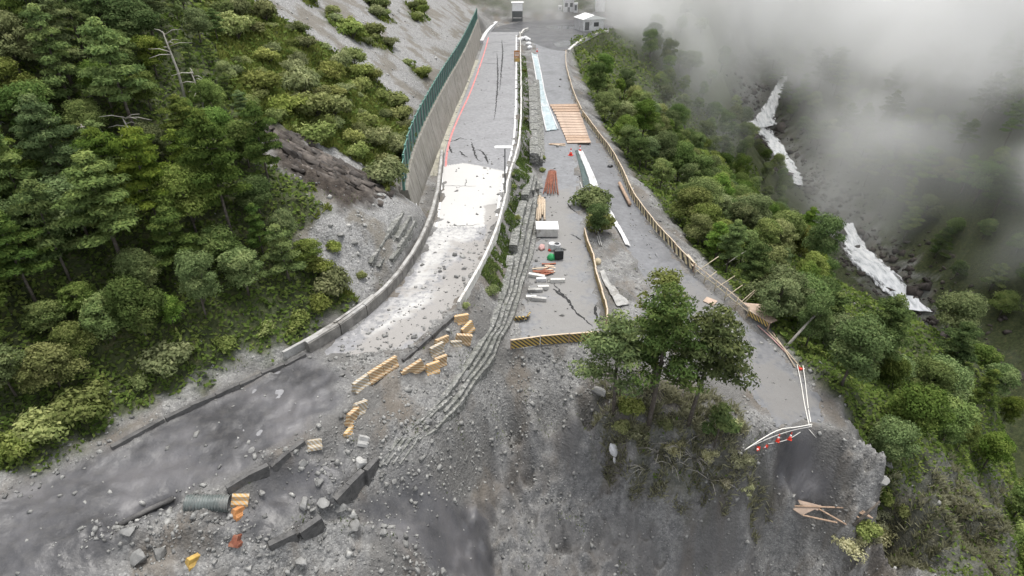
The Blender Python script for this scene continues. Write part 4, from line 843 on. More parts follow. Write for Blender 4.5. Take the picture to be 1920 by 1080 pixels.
blades(300000, kd, 'dry_grass', M['dry'], 'dry straggling grass around the pine clump and the ravine lip', .1, .85, 1, 'blade', .45, -.1, 1.1, 14, 42)
wd = lambda X, Y, Zg, zn: (zn[:, 0] < .3) & (zn[:, 1] < .9) & (fbm(X, Y, 2.3, 3, off=9) > .30) & (zn[:, 2] < .5) & (sdist(mid_poly, X, Y) < -.2) & (sdist(low_poly, X, Y) < 0) & (sdist(road_up, X, Y) < -.2)
blades(60000, wd, 'weeds', M['weed'], 'thin green weeds scattered over the rubble bank', .07, .28, 1.6, 'blade', .4, -.5, .5, 16, 120)
strip_w = lambda X, Y, Zg, zn: (np.abs(X - np.interp(Y, [40, 46, 52, 60, 70, 90, 130], [-1.6, -.6, .3, .9, 1.6, 1.9, 2.0])) < .9) & (Zg < .3) & (fbm(X, Y, 1.5, 3, off=11) > -.12)
blades(200000, strip_w, 'verge_grass', M['weed'], 'green verge grass between outer barrier and gabions', .12, .4, 1.6, 'blade', .4, -.12, .12, 40, 130)

# ------------------------------------------------------------------ rubble
_cube = np.array([(-1,-1,-1),(1,-1,-1),(1,1,-1),(-1,1,-1),(-1,-1,1),(1,-1,1),(1,1,1),(-1,1,1)], float)*.5
_cf = np.array([(3,2,1,0),(4,5,6,7),(0,1,5,4),(1,2,6,5),(2,3,7,6),(3,0,4,7)])
def rocks(name, X, Y, S, m, label, tint=None, sink=.2):
    n = len(X); Zg = surf(X, Y); V = np.tile(_cube, (n, 1, 1)) + rng.uniform(-.22, .22, (n, 8, 3)); top = V[:, 4:, :2]; V[:, 4:, :2] = top*rng.uniform(.45, .95, (n, 1, 1))
    V *= np.stack([rng.uniform(.7, 1.4, n), rng.uniform(.6, 1.1, n), rng.uniform(.35, .85, n)], 1)[:, None, :]*S[:, None, None]
    q = rng.normal(0, .35, (n, 4)); a = rng.uniform(0, math.pi, n); q[:, 0] = np.cos(a)*1.5; q[:, 3] = np.sin(a)*1.5; q /= np.linalg.norm(q, axis=1)[:, None]; w, x, y, z = q.T
    Rm = np.stack([1-2*(y*y+z*z), 2*(x*y-w*z), 2*(x*z+w*y), 2*(x*y+w*z), 1-2*(x*x+z*z), 2*(y*z-w*x), 2*(x*z-w*y), 2*(y*z+w*x), 1-2*(x*x+y*y)], 1).reshape(n, 3, 3)
    V = np.einsum('nij,nkj->nki', Rm, V) + np.stack([X, Y, Zg + S*(.28-sink)], 1)[:, None, :]
    F = (_cf[None] + (np.arange(n)*8)[:, None, None]).reshape(-1, 4); T = np.repeat(np.clip(rng.normal(.5, .25, n) if tint is None else tint, 0, 1), 8)
    return tag(mesh_obj(name, V.reshape(-1, 3), F, m, attrs={'tint': ('FLOAT', T)}), label, kind='stuff')
n = 90000
v = rng.uniform(math.log(Y0+10), math.log(Y0+120), n); u = rng.uniform(-.95, .95, n); Y = np.exp(v)-Y0; X = u*np.exp(v); Zg = ground(X, Y); zn = zone_at(X, Y)
dens = .10 + .55*np.clip(fbm(X, Y, 3.5, 3, off=1)+.25, 0, 1) + .6*np.clip(fbm(X, Y, 1.0, 2, off=2), 0, 1); dens *= (1-zn[:, 0]*.97)*(1-.93*zn[:, 2])*(1-.75*zn[:, 3])
dens = dens + .55*sstep(sdist(Z['grit'], X, Y), -1, 1); rl_ = np.min([pdist(l, X, Y) for l, w, d in _rl], axis=0); dens = dens + .7*np.exp(-(rl_/.8)**2)
onr = np.maximum.reduce([sdist(p, X, Y) for p, _ in ROADZ]); cov = sdist(cover, X, Y); dens = np.where(onr > 0, np.where(cov > -.5, dens*.8, .05 + .16*(sdist(low_poly, X, Y) > 0)*(fbm(X, Y, 2.0, 2, off=33) > .05) + .25*(sdist(muddy, X, Y) > -.5) + .45*np.exp(-(pdist([at(*p) for p in MID_L[5:]], X, Y)/1.6)**2) + .3*np.exp(-(pdist([at(*p) for p in UR[4:8] for p in [(p[0], p[1], 0)]], X, Y)/1.0)**2)), dens)
k = (rng.random(n) < dens) & in_view(X, Y, Zg, 40, 0); X, Y, zn = X[k], Y[k], zn[k]; S = .05 + .055*rng.exponential(1, len(X)); S = np.minimum(S, .3)*(1 + .004*Y)
rocks('rubble', X, Y, S, M['rock'], 'loose grey broken stones strewn over the slide and scree', np.clip(.42 + .5*zn[:, 1] + rng.normal(0, .25, len(X)), 0, 1))
# dark bedding slabs of the rock scar
n = 170; uo = rng.uniform(0, 1, n); A_, B_ = np.array(B(480,238)), np.array(B(705,362)); tdir = (B_-A_)/np.linalg.norm(B_-A_); P_ = A_ + (B_-A_)*uo[:, None] + rng.normal(0, 1.3, (n, 3))*np.array([.8, .8, 0]); kk = sdist(Z['outcrop'], P_[:, 0], P_[:, 1]) > -.6; P_ = P_[kk]; n = len(P_)
Vs = np.tile(_cube, (n, 1, 1)) + rng.uniform(-.13, .13, (n, 8, 3)); Vs *= np.stack([rng.uniform(.5, 2.0, n), rng.uniform(.4, .9, n), rng.uniform(.04, .13, n)], 1)[:, None, :]
ex = tdir + rng.normal(0, .1, (n, 3)); ex /= np.linalg.norm(ex, axis=1)[:, None]; ey = np.cross(np.tile([.62, -.25, .74], (n, 1)) + rng.normal(0, .12, (n, 3)), ex); ey /= np.linalg.norm(ey, axis=1)[:, None]; ez = np.cross(ex, ey); Rm = np.stack([ex, ey, ez], 2)
Vs = np.einsum('nij,nkj->nki', Rm, Vs) + np.stack([P_[:, 0], P_[:, 1], ground(P_[:, 0], P_[:, 1]) + rng.uniform(-.16, .06, n)], 1)[:, None, :]
M['scar'] = rock_mat('scar_rock', (.04,.032,.027), (.125,.105,.09))
tag(mesh_obj('rock_strata', Vs.reshape(-1, 3), (_cf[None] + (np.arange(n)*8)[:, None, None]).reshape(-1, 4), M['scar'], attrs={'tint': ('FLOAT', np.repeat(np.clip(rng.normal(.4, .3, n), 0, 1), 8))}), 'dark brown layered rock exposed in the scar above the bend', kind='stuff')
# single boulders one can point at
BOULD = [((1091,683),.62,'pale angular boulder just below the front striped barrier'),((1126,735),1.35,'large grey outcrop boulder beside the pine clump'),((803,790),.55,'round boulder lying on the gabion steps'),((675,868),.95,'square concrete block at the lower end of the gabions'),((740,905),.55,'pale boulder below the end of the gabions'),((566,870),.6,'pale boulder above the dark buried wall'),((490,925),.5,'white boulder under the dark buried wall'),((600,905),.7,'cluster boulder on the mud bench'),((610,945),1.0,'block of broken slab at the mud bench lip'),((570,948),.9,'upright slab fragment at the mud bench lip'),((640,955),.8,'grey slab beside the broken bench wall'),((665,985),1.1,'flat slab jutting from the toe ridge'),((565,1052),.7,'pale block near the bottom of the slide'),((260,1050),1.2,'dark mud-caked block at the slide toe'),((300,1040),1.0,'mud-caked block beside the yellow barrier piece'),((240,1000),.9,'buried rock above the mud-caked blocks'),((473,845),.45,'pale stone on the mud sheet'),((855,462+58),.5,'pale stone on the muddy road by the outer barrier'),((870,505),.45,'smaller stone on the muddy road by the outer barrier'),((640,440),.8,'brownish boulder in the scree hollow'),((665,455),.7,'pale boulder in the scree hollow'),((620,425),.6,'upper boulder in the scree hollow'),((1655,905),1.1,'dark boulder at the ravine lip'),((1665,870),.9,'dark boulder above the ravine lip'),((830,1072),.6,'white boulder at the bottom of the stony ridge'),((760,1020),.6,'stone block in the stony ridge'),((720,1000),.6,'upper stone block in the stony ridge')]
for i, ((px, py), s, lb) in enumerate(BOULD):
    g = G(px, py); me = bpy.data.meshes.new('boulder'); import bmesh
    bm = bmesh.new(); bmesh.ops.create_icosphere(bm, subdivisions=2, radius=.5)
    pl = [(Vector((random.gauss(0, 1), random.gauss(0, 1), random.gauss(0, 1))).normalized(), random.uniform(.2, .36)) for _ in range(11)]
    for vv_ in bm.verts:
        for nn_, dd_ in pl:
            e = vv_.co.dot(nn_) - dd_
            if e > 0: vv_.co -= nn_*e
        vv_.co += Vector((random.gauss(0, .012), random.gauss(0, .012), random.gauss(0, .012)))
    bm.to_mesh(me); bm.free(); me.materials.append(M['boulder'] if 'concrete' not in lb else M['concrete']); o = link(bpy.data.objects.new('boulder', me)); o.location = g + Vector((0, 0, .1*s)); s *= .9; o.scale = (s*random.uniform(1.0, 1.5), s, s*random.uniform(.6, .9)); o.rotation_euler = (random.uniform(-.3, .3), random.uniform(-.3, .3), random.uniform(0, 6)); tag(o, lb, 'boulder')
# ------------------------------------------------------------------ things on and beside the roads
def rotz(a): return Matrix.Rotation(a, 3, 'Z')
def thing(name, label, cat, loc, rz=0.0, group=None, tilt=None):
    return tag(empty(name, loc, rz, tilt), label, cat, group, 'thing')
def world_part(mb, name, m, root, smooth=False):
    """mesh given in world coordinates, put under an unrotated root"""
    return keep(mb.build(name, m, root, smooth), root)
def local_obj(name, mb, m, loc, rz=0.0, tilt=(0, 0), label=None, cat=None, group=None, smooth=False):
    o = mb.build(name, m, None, smooth); o.location = loc; o.rotation_euler = (tilt[0], tilt[1], rz); return tag(o, label, cat, group, 'thing' if cat else None)

# concrete blocks painted with slanted stripes
def block_mesh(L, H=.72, D=.42):
    mb = MB(); sec = [(-D/2,0),(-D/2,.16),(-D*.28,.3),(-D*.24,H-.03),(-D*.18,H),(D*.18,H),(D*.24,H-.03),(D*.28,.3),(D/2,.16),(D/2,0)]
    mb.prism(sec, (-L/2, 0, 0), (L/2, 0, 0)); return mb
BLK = [((862,603),1.0,.5,'stripe_orange',.15,'topmost orange striped concrete block below the broken barrier end'),((878,619),.95,.9,'stripe_orange',-.2,'orange striped block nearest the gabions in the scattered row'),((866,638),1.0,.2,'stripe_brown',.25,'brown striped block under the two upper orange blocks'),((851,645),.8,.6,'stripe_faded',.3,'faded white striped block leaning on the brown one'),((826,648),1.1,.95,'stripe_brown',.25,'striped block with an orange face in the middle of the row'),((817,660),1.0,.85,'stripe_faded',.1,'pale topped block joined to the middle striped block'),((777,693),1.35,.55,'stripe_brown',-.3,'long brown striped block lying beside the road kerb'),((822,682),.9,.8,'stripe_brown',.2,'upper of two touching striped blocks near the gabions'),((809,695),.9,.75,'stripe_orange',.2,'lower of two touching striped blocks near the gabions'),((671,772),.85,1.0,'stripe_faded',.4,'white striped block tipped on its edge under the long row'),((659,786),.85,1.2,'stripe_brown',.2,'dull striped block standing below the tipped white one'),((655,812),.75,1.3,'stripe_orange',.1,'small orange block at the lower end of the fallen chain'),((585,836),.75,.8,'stripe_faded',.5,'pale green-streaked block at the top of the dark buried wall'),((676,828),.6,.4,'concrete',.6,'plain concrete fragment under the small orange block'),((446,938),.7,.3,'stripe_orange',.35,'bright orange block against the corrugated pipe mouth'),((443,964),.6,1.2,'orange',.5,'orange block stuck upright below the pipe mouth'),((441,1016),.6,1.5,'rust',.7,'thin rusty orange piece in the rubble under the pipe'),((361,1052),.7,1.0,'yellow',.4,'yellow barrier piece at the very bottom of the slide')]
for (px, py), L_, yaw, mt, tl, lb in BLK:
    g = G(px, py); local_obj('striped_block' if 'stripe' in mt else 'concrete_piece', block_mesh(L_*1.12, .86 if L_ > .8 else .55, .5), M[mt], g + Vector((0, 0, -.27)), yaw, (tl*random.uniform(-.6, .6), tl), lb, 'barrier block')
row = resample([G(664,738), G(700,712), G(744,684)], step=1.05); root = thing('striped_block_row', 'straight row of pale concrete blocks with brown stripes along the road edge', 'barrier', row[0])
for i in range(len(row)-1):
    a, b = Vector(row[i]), Vector(row[i+1]); d = b-a; mb = block_mesh(d.length*.97, .8, .5); o = mb.build('block', M['stripe_faded'] if i < 1 else M['stripe_brown'], root); o.location = (a+b)/2 - Vector(row[0]) + Vector((0, 0, -.05)); o.rotation_euler = (0, -math.asin(d.z/d.length), math.atan2(d.y, d.x))

# striped barriers: boards on short posts
def striped_fence(name, label, pts, m, step=1.8, H=.62, lean=0.0, lift=.08, posts=True):
    Q = resample(smooth_line(pts, 2), step=step); root = thing(name, label, 'barrier', Q[0])
    for i in range(len(Q)):
        p = Vector(Q[i])
        if i < len(Q)-1:
            q = Vector(Q[i+1]); d = q-p; c = (p+q)/2 - Vector(Q[0])
            mb = MB(); mb.box((0, 0, 0), (d.length*.985, .09, H), None, .015); o = mb.build('board', m, root); o.location = c + Vector((random.gauss(0, .02), random.gauss(0, .02), lift + H/2 + random.gauss(0, .015))); o.rotation_euler = (lean + random.gauss(0, .04), -math.asin(max(-1, min(1, d.z/d.length))), math.atan2(d.y, d.x))
            mb = MB(); mb.box((0, 0, 0), (d.length*.985, .12, .05)); r = mb.build('cap', M['wood_pale'], root); r.location = o.location + Vector((0, 0, H/2 + .027)); r.rotation_euler = o.rotation_euler
        if posts and i % 2 == 0:
            mb = MB(); mb.box(p - Vector(Q[0]) + Vector((0, 0, H/2)), (.1, .1, H + .25)); mb.build('post', M['wood'], root)
    return root
def zf_pts(pts, zf): return [Vector((a[0], a[1], float(zf(np.array([a[0]]), np.array([a[1]]))[0]))) for a in (at(*p) for p in pts)]
striped_fence('striped_barrier', 'yellow and black striped barrier across the front of the platform', zf_pts([(958,657,-3.5),(1005,650,-3.5),(1050,646,-3.5),(1085,643,-3.5),(1120,640,-3.5)], _mf), M['stripe_yb'], 2.0, .8)
striped_fence('striped_barrier', 'winding yellow and black barrier along the outer edge of the platform', zf_pts([(1095,440,-3.5),(1100,462,-3.5),(1111,485,-3.5),(1113,505,-3.5),(1119,530,-3.5),(1128,560,-3.5),(1137,590,-3.5),(1136,612,-3.5)], _mf), M['stripe_yb'], 1.3, .75)
lo_pts = [Vector(at(*p)) for p in [(1092,217,-2.8),(1112,245,-3.1),(1131,270,-3.4),(1152,300,-3.6),(1169,335,-3.8),(1185,372,-4.05),(1210,408,-4.2),(1238,442,-4.4),(1270,478,-4.65),(1300,508,-4.9)]]
striped_fence('striped_barrier', 'long cream and black striped barrier along the outer edge of the lower road', lo_pts, M['stripe_cream'], 1.8, .75, -.25)
striped_fence('striped_barrier', 'short yellow striped board beside the plywood sheet at the lower road edge', [Vector(at(*p)) for p in [(1402,592,-5.5),(1425,606,-5.6),(1440,616,-5.7)]], M['stripe_yb'], 1.2, .5)
striped_fence('far_railing', 'thin beige railing on the outer edge of the middle road', [Vector(at(*p)) for p in [(1061,100,-1.1),(1060,125,-1.6),(1066,150,-2.0),(1075,180,-2.4),(1090,213,-2.8)]], M['pole'], 2.2, .45, 0, .3)
for (px, py), rz, lb in (((972,600),.4,'broken yellow striped board at the gabion foot'),((986,597),1.3,'upright yellow striped board stub beside the broken one')):
    g = G(px, py); mb = MB(); mb.box((0, 0, .3), (.9, .12, .5), None, .02); local_obj('barrier_board', mb, M['stripe_yb'], g, rz, (.5, .2), lb, 'barrier board')

# pole railing and props along the lower road edge
ed = resample([Vector(at(*p)) for p in [(1302,512,-4.9),(1350,550,-5.2),(1400,592,-5.5)]], step=1.5); root = thing('pole_railing', 'rickety pole railing with outward props on the lower road edge', 'railing', ed[0])
mb = None
for i, p in enumerate(ed):
    p = Vector(p); t = MB(); t.tube([p + Vector((0, 0, -.3)), p + Vector((.05, .02, 1.0))], .04, 6); world_part(t, 'post', M['pole'], root, True)
    if i < len(ed)-1:
        for h in (.45, .9): t = MB(); t.tube([p + Vector((0, 0, h)), Vector(ed[i+1]) + Vector((0, 0, h + random.uniform(-.05, .05)))], .035, 6); world_part(t, 'rail', M['wood_pale'] if h > .5 else M['pole'], root, True)
    t = MB(); ln = random.uniform(1.2, 3.2); t.tube([p + Vector((.1, 0, .1)), p + Vector((ln*.85, ln*.55, .5 + random.uniform(0, .5)))], .04, 6); world_part(t, 'prop', M['pole'], root, True)
for k, (a, b, lb) in enumerate([((1436,620,-5.8),(1500,690,-6.3),'pair of pale poles lying along the lower road edge, inner one'),((1448,625,-5.8),(1490,690,-6.3),'pale pole lying along the lower road edge, outer one'),((1420,612,-5.6),(1478,668,-6.1),'thin pinkish pole lying on the lower road edge')]):
    t = MB(); A = G(*a[:2]); Bv = G(*b[:2]); t.tube([A + Vector((0, 0, .12)), (A+Bv)/2 + Vector((0, 0, .2)), Bv + Vector((0, 0, .1))], .05, 6); o = t.build('fallen_pole', M['wood_pale'] if k != 2 else M['pink'], None, True); tag(o, lb, 'pole', kind='thing')
for k, (a, b, r0, m, lb) in enumerate([((1482,622),(1541,578),.13,'bark_pale','pale dead trunk leaning out over the ravine trees'),((1425,560),(1442,535),.05,'pole','short pole stuck up among the ravine trees'),((1388,575),(1430,535),.05,'pole','long thin pole sticking out below the railing'),((1355,500),(1400,470),.05,'bark_pale','bleached branch above the pole railing')]):
    A = G(1470 if k == 0 else a[0], 655 if k == 0 else a[1]); t = MB(); d = ray(*b); q = d*((A - Vector((0, 0, CAMZ))).length/np.linalg.norm(d)*1.02); E = Vector((q[0], q[1], q[2] + CAMZ)); t.tube([A, A.lerp(E, .6) + Vector((0, 0, .1)), E], [r0, r0*.8, r0*.5], 7); o = t.build('bare_pole', M[m], None, True); tag(o, lb, 'pole', kind='thing')
# plywood and slabs
def sheet(name, label, cat, pxs, m, th=.06, lift=.05, zs=None, wr=0.0):
    P = [G(*p) for p in pxs] if zs is None else [Vector(at(p[0], p[1], z)) for p, z in zip(pxs, zs)]
    n = len(P); V = [p + Vector((0, 0, lift + th)) for p in P] + [p + Vector((0, 0, lift)) for p in P]
    mb = MB(); mb.add(V, [tuple(range(n)), tuple(range(2*n-1, n-1, -1))] + [(i, i+n, (i+1) % n+n, (i+1) % n) for i in range(n)]); return tag(mb.build(name, m), label, cat, kind='thing')
sheet('plywood_sheet', 'pale plywood sheet hanging over the lower road edge', 'plywood', [(1392,577),(1438,581),(1436,598),(1455,610),(1443,615),(1408,596)], M['ply'], .05, .5, [-5.5]*6)
sheet('plywood_sheet', 'pinkish plywood sheet lying on the lower road', 'plywood', [(1325,558),(1345,566),(1337,575),(1318,566)], M['ply'])
sheet('concrete_pad', 'pale concrete pad on the lower road beside the pine clump', 'slab', [(1368,617),(1378,618),(1397,652),(1384,659),(1372,657)], M['concrete'], .12)
sheet('pale_board', 'pale board at the head of the pole railing', 'board', [(1283,487),(1290,486),(1304,505),(1297,508)], M['wood_pale'], .05, .5, [-4.8]*4)
# collapsed timber deck below the road end
dk = G(1500,952) + Vector((0, 0, .5)); root = thing('broken_deck', 'collapsed plywood deck with splayed timbers under the torn road end', 'deck', dk)
def D_(px, py, up=0): d = ray(px, py); q = d*((dk - Vector((0, 0, CAMZ))).length/np.linalg.norm(d)); return Vector((q[0], q[1], q[2] + CAMZ + up))
for nm, pts in (('plywood_panel', [(1496,937),(1540,948),(1534,957),(1500,945)]), ('plywood_panel', [(1483,952),(1538,950),(1504,966)])):
    P = [D_(*p) for p in pts]; n = len(P); mb = MB(); V = P + [p + Vector((0, 0, -.05)) for p in P]; mb.add(V, [tuple(range(n)), tuple(range(2*n-1, n-1, -1))] + [(i, i+n, (i+1) % n+n, (i+1) % n) for i in range(n)]); world_part(mb, nm, M['ply'], root)
for a, b in (((1470,948),(1585,952)),((1535,954),(1590,985)),((1505,966),(1570,980)),((1580,945),(1625,968)),((1586,943),(1632,970)),((1592,958),(1612,972)),((1580,945),(1605,944)),((1600,944),(1636,972))):
    t = MB(); t.tube([D_(*a), D_(*b)], .06, 6); world_part(t, 'timber', M['wood'], root)
t = MB(); A = G(1600,985); t.tube([A, D_(1650,940)], [.14, .08], 7); tag(t.build('slanting_log', M['bark'], None, True), 'dark bare trunk slanting beside the collapsed deck', 'log', kind='thing')
# ropes, cones, bag
def rope(label, pts, r=.035, m='rope', lift=.06, hang=None):
    P = [G(*p) + Vector((0, 0, lift)) for p in pts]; t = MB(); Q = resample(smooth_line(P, 2), step=.5); t.tube([Vector(q) for q in Q], r, 5); tag(t.build('rope', M[m], None, True), label, 'rope', kind='thing')
rope('left-hand strand of the white rope pair running down the torn road', [(1494,684),(1502,720),(1508,760),(1517,800)]); rope('right-hand strand of the white rope pair running down the torn road', [(1505,686),(1510,720),(1514,760),(1521,802)])
rope('upper white rope stretched across the torn edge', [(1520,802),(1490,808),(1460,810),(1425,830),(1395,850)], .04, 'rope', .35); rope('middle white rope stretched across the torn edge', [(1520,804),(1480,812),(1445,824),(1410,840)], .03, 'rope', .25); rope('slack lower rope at the torn edge by the cones', [(1500,812),(1475,828),(1440,834)], .03, 'rope', .1); rope('rope tail hanging off the torn edge', [(1516,806),(1530,822)], .03)
def cone(px, py, label, fallen=0.0, s=1.0, m='red', z=None):
    root = thing('traffic_cone', label, 'cone', G(px, py), random.uniform(0, 6), None, (fallen, 0, random.uniform(0, 6))); root.scale = (s, s, s)
    mb = MB(); mb.box((0, 0, .02), (.38, .38, .04)); mb.build('base', M[m], root); mb = MB(); mb.tube([(0, 0, .04), (0, 0, .32)], [.16, .095], 12); bd_ = mb.build('body', M[m], root, True); mb = MB(); mb.tube([(0, 0, .32), (0, 0, .46)], [.097, .066], 12); mb.build('band', M['white_clean'], bd_, True); mb = MB(); mb.tube([(0, 0, .46), (0, 0, .68)], [.064, .028], 12); mb.build('tip', M[m], root, True)
for a in ((1480,824,'red cone nearest the rope corner at the torn edge',.3,.9),(1457,827,'red cone in the middle of the torn edge ropes',.2,.9),(1421,840,'red cone at the grassy end of the torn edge ropes',1.2,.8),(1437,836,'orange cone lying under the torn edge ropes',1.4,.7),(1070,291,'tall red and white cone at the head of the blue trench',0,1.5),(1087,285,'second tall red cone at the head of the blue trench',0,1.4),(1007,97,'red cone at the far end of the blue tarpaulin',0,1.1),(1498,692,'dark red cone at the end of the lying poles',1.3,.9)): cone(*a)
def sack(px, py, label, m, s=(.6,.5,.6), tilt=(0, 0), name='sack', cat='sack', up=.0):
    import bmesh
    bm = bmesh.new(); bmesh.ops.create_icosphere(bm, subdivisions=3, radius=.5)
    for v in bm.verts: c = v.co; f = 1 + .13*math.sin(9*c.x + 4*c.z) * math.cos(8*c.y) + random.gauss(0, .02); v.co = Vector((c.x*f*s[0]*1.6, c.y*f*s[1]*1.6, max(c.z, -.34)*f*s[2]*1.6))
    me = bpy.data.meshes.new(name); bm.to_mesh(me); bm.free(); me.materials.append(M[m]); me.polygons.foreach_set('use_smooth', [True]*len(me.polygons)); o = link(bpy.data.objects.new(name, me)); o.location = G(px, py) + Vector((0, 0, .3*s[2] + up)); o.rotation_euler = (*tilt, random.uniform(0, 6)); return tag(o, label, cat, kind='thing')
sack(1150,848,'torn white plastic sheet caught on the bank under the pines', 'white', (.5,.35,.8), (.4, .2), 'plastic_sheet', 'sheet'); sack(1152,866,'white strip trailing under the torn plastic sheet', 'white', (.2,.12,.5), (.2, .3), 'plastic_strip', 'sheet')

# ------------------------------------------------------------------ working platform
tm_ = thing('timber_mat', 'wide mat of brown planks laid across the middle road', 'planks', at(1068,230,-2.9))
for i in range(15):
    f = i/14; yp = 199 + 62*f; a = Vector(at(1032 + 31*f**.9, yp, -2.7)); b = Vector(at(1083 + 25*f, yp, -2.7)); z = float(_mf(np.array([0.]), np.array([a.y]))[0]) + .10; c = (a+b)/2; c.z = z + random.uniform(0, .04)
    nxt = Vector(at(1068, 199 + 62*(i+1)/14, -2.7)).y; wd = abs(a.y - nxt)*.95
    mb = MB(); mb.box((0, 0, 0), ((b-a).length*random.uniform(.96, 1.04), wd, .1)); o = mb.build('plank', M['wood'] if i in (0, 1, 2, 12, 13) else M['ply'], tm_); o.location = c - tm_.location; o.rotation_euler = (random.gauss(0, .01), random.gauss(0, .01), random.gauss(0, .015))
def drape(name, label, cat, left, right, m, n=40, k=9, amp=.12, zf=None, lift=.06, roll=True, rollm='white'):
    A = resample(smooth_line([at(*p) for p in left]), n=n); Bq = resample(smooth_line([at(*p) for p in right]), n=n); t = np.linspace(0, 1, k)[None, :, None]; P = A[:, None]*(1-t) + Bq[:, None]*t; x, y = P[..., 0], P[..., 1]
    z = surf(x.ravel(), y.ravel()).reshape(x.shape) + lift + amp*(1+fbm(x, y, .8, 3))*.5 + .05*np.sin(x*9 + 3*fbm(x, y, 2, 2))
    i = np.arange(n*k).reshape(n, k); q = np.stack([i[:-1, :-1], i[:-1, 1:], i[1:, 1:], i[1:, :-1]], -1).reshape(-1, 4)
    root = thing(name, label, cat, A[n//2]); o = mesh_obj('sheet', np.stack([x, y, z], -1), q, m, root, True); keep(o, root); sm = o.modifiers.new('thickness', 'SOLIDIFY'); sm.thickness = .02
    if roll:
        for E in (P[:, 0], P[:, -1]):
            pts = [Vector((e[0], e[1], float(surf(np.array([e[0]]), np.array([e[1]]))[0]) + .12)) for e in E[::3]]; tb = MB(); tb.tube(pts, [.12*random.uniform(.8, 1.3) for _ in pts], 7); keep(tb.build('rolled_edge', M[rollm], root, True), root)
    return root
drape('blue_tarpaulin', 'long pale blue tarpaulin with white rolled edges beside the gabions', 'tarpaulin', [(997,102,-1),(1003,140,-1.8),(1010,180,-2.4),(1016,210,-2.8),(1024,246,-3)], [(1007,102,-1),(1015,140,-1.8),(1022,180,-2.4),(1032,210,-2.8),(1046,243,-3)], M['blue_sheet'])
drape('trench_sheet', 'dark green-black sheet lining the trench beside the lower road', 'sheet', [(1078,284,-3.4),(1084,305,-3.5),(1090,330,-3.6),(1094,350,-3.6)], [(1090,284,-3.4),(1100,310,-3.6),(1110,335,-3.7),(1116,352,-3.8)], M['dark_panel'], roll=False, lift=.05, amp=.05)
drape('white_trench_cover', 'white plastic roll along the trench beside the lower road', 'sheet', [(1085,285,-3.4),(1095,310,-3.6),(1105,335,-3.7),(1108,352,-3.8)], [(1091,285,-3.4),(1103,310,-3.6),(1114,335,-3.7),(1121,352,-3.8)], M['white'], lift=.14)
drape('white_bank_sheet', 'white sheet strip on the bank below the small bushy tree', 'sheet', [(1136,394,-4.1),(1146,415,-4.2),(1160,440,-4.4),(1172,462,-4.5)], [(1142,392,-4.1),(1153,412,-4.2),(1168,438,-4.4),(1182,468,-4.6)], M['white'], roll=False, lift=.12)
drape('grey_bank_sheet', 'pale grey sheet spread down the bank below the winding barrier', 'sheet', [(1124,512,-3.6),(1132,535,-3.7),(1144,560,-3.9),(1156,585,-4.1)], [(1132,512,-3.7),(1148,540,-4),(1162,562,-4.3),(1180,584,-4.6)], M['concrete'], lift=.12, roll=False)
rb = thing('rebar_bundle', 'bundle of rusty red steel bars on the middle road', 'steel bars', at(1034,345,-3.5))
for i in range(34):
    f = (i+.5)/34; x0 = 1024 + 22*f; a = Vector(at(1029 + 14*f + random.uniform(-2, 2), 320 + random.uniform(0, 5), -3.45)); b = Vector(at(1020 + 28*f + random.uniform(-3, 3), 366 - 6*abs(f-.5) + random.uniform(-4, 3), -3.45)); z = .08 + .28*(1-(2*f-1)**2) + random.uniform(0, .1)
    t = MB(); t.tube([a + Vector((0, 0, z*.6)), a.lerp(b, .5) + Vector((random.gauss(0, .06), 0, z)), b + Vector((0, 0, z*.5))], .035, 5); world_part(t, 'bar', M['rust'], rb, True)
for i, (xa, xb, yb, lb) in enumerate([(1009,1006,412,'timber pole against the gabion foot, first from the gabions'),(1012,1009,416,'timber pole, second from the gabions'),(1015,1013,410,'timber pole, third from the gabions'),(1018,1017,404,'timber pole, fourth from the gabions'),(1021,1021,412,'timber pole farthest from the gabions')]):
    t = MB(); t.tube([Vector(at(xa, 366 + 2*i, -3.35)) + Vector((0, 0, .1*(i % 2))), Vector(at(xb, yb, -3.35)) + Vector((0, 0, .1*(i % 2)))], .11, 8); tag(t.build('timber_pole', M['wood_pale'], None, True), lb, 'timber', 'timber poles beside the gabions', 'thing')
# formwork box, its lit top and shaded sides put into two colours
c = Vector(at(1026,444,-3.5)); root = thing('formwork_box', 'large pale box on the platform, lit top and shaded sides coloured in', 'box', c); mb = MB(); mb.box((0, .8, .42), (2.2, 1.7, .84), None, .02); mb.build('body', M['concrete_pale'], root); mb = MB(); mb.box((0, .8, .9), (2.3, 1.8, .08), None, .02); mb.build('lid', M['white_clean'], root)
c = Vector(at(1047,484,-3.5)); root = thing('generator', 'black boxed generator on the platform', 'generator', c, .1); mb = MB(); mb.box((0, 0, .47), (.85, .7, .85), None, .04); mb.build('housing', M['black'], root); mb = MB(); mb.box((0, 0, .925), (.8, .66, .05), None, .01); mb.build('top_plate', M['steel'], root); mb = MB(); mb.tube([(-.3, 0, 1.08), (.3, 0, 1.08)], .03, 6); mb.tube([(-.3, 0, .94), (-.3, 0, 1.08)], .03, 6); mb.tube([(.3, 0, .94), (.3, 0, 1.08)], .03, 6); mb.build('handle', M['steel'], root)
for px, py, lb in ((1035,467,'white drum behind the generator, on the gabion side'),(1044,468,'white drum directly behind the generator')):
    root = thing('drum', lb, 'drum', at(px, py, -3.5)); mb = MB(); mb.tube([(0, 0, 0), (0, 0, .05), (0, 0, .62), (0, 0, .66)], [.33, .36, .36, .33], 16); mb.build('barrel', M['white'], root, False); mb = MB(); mb.tube([(0, 0, .665), (0, 0, .70)], [.25, .22], 14); mb.build('lid', M['black'] if 'directly' in lb else M['concrete_pale'], root)
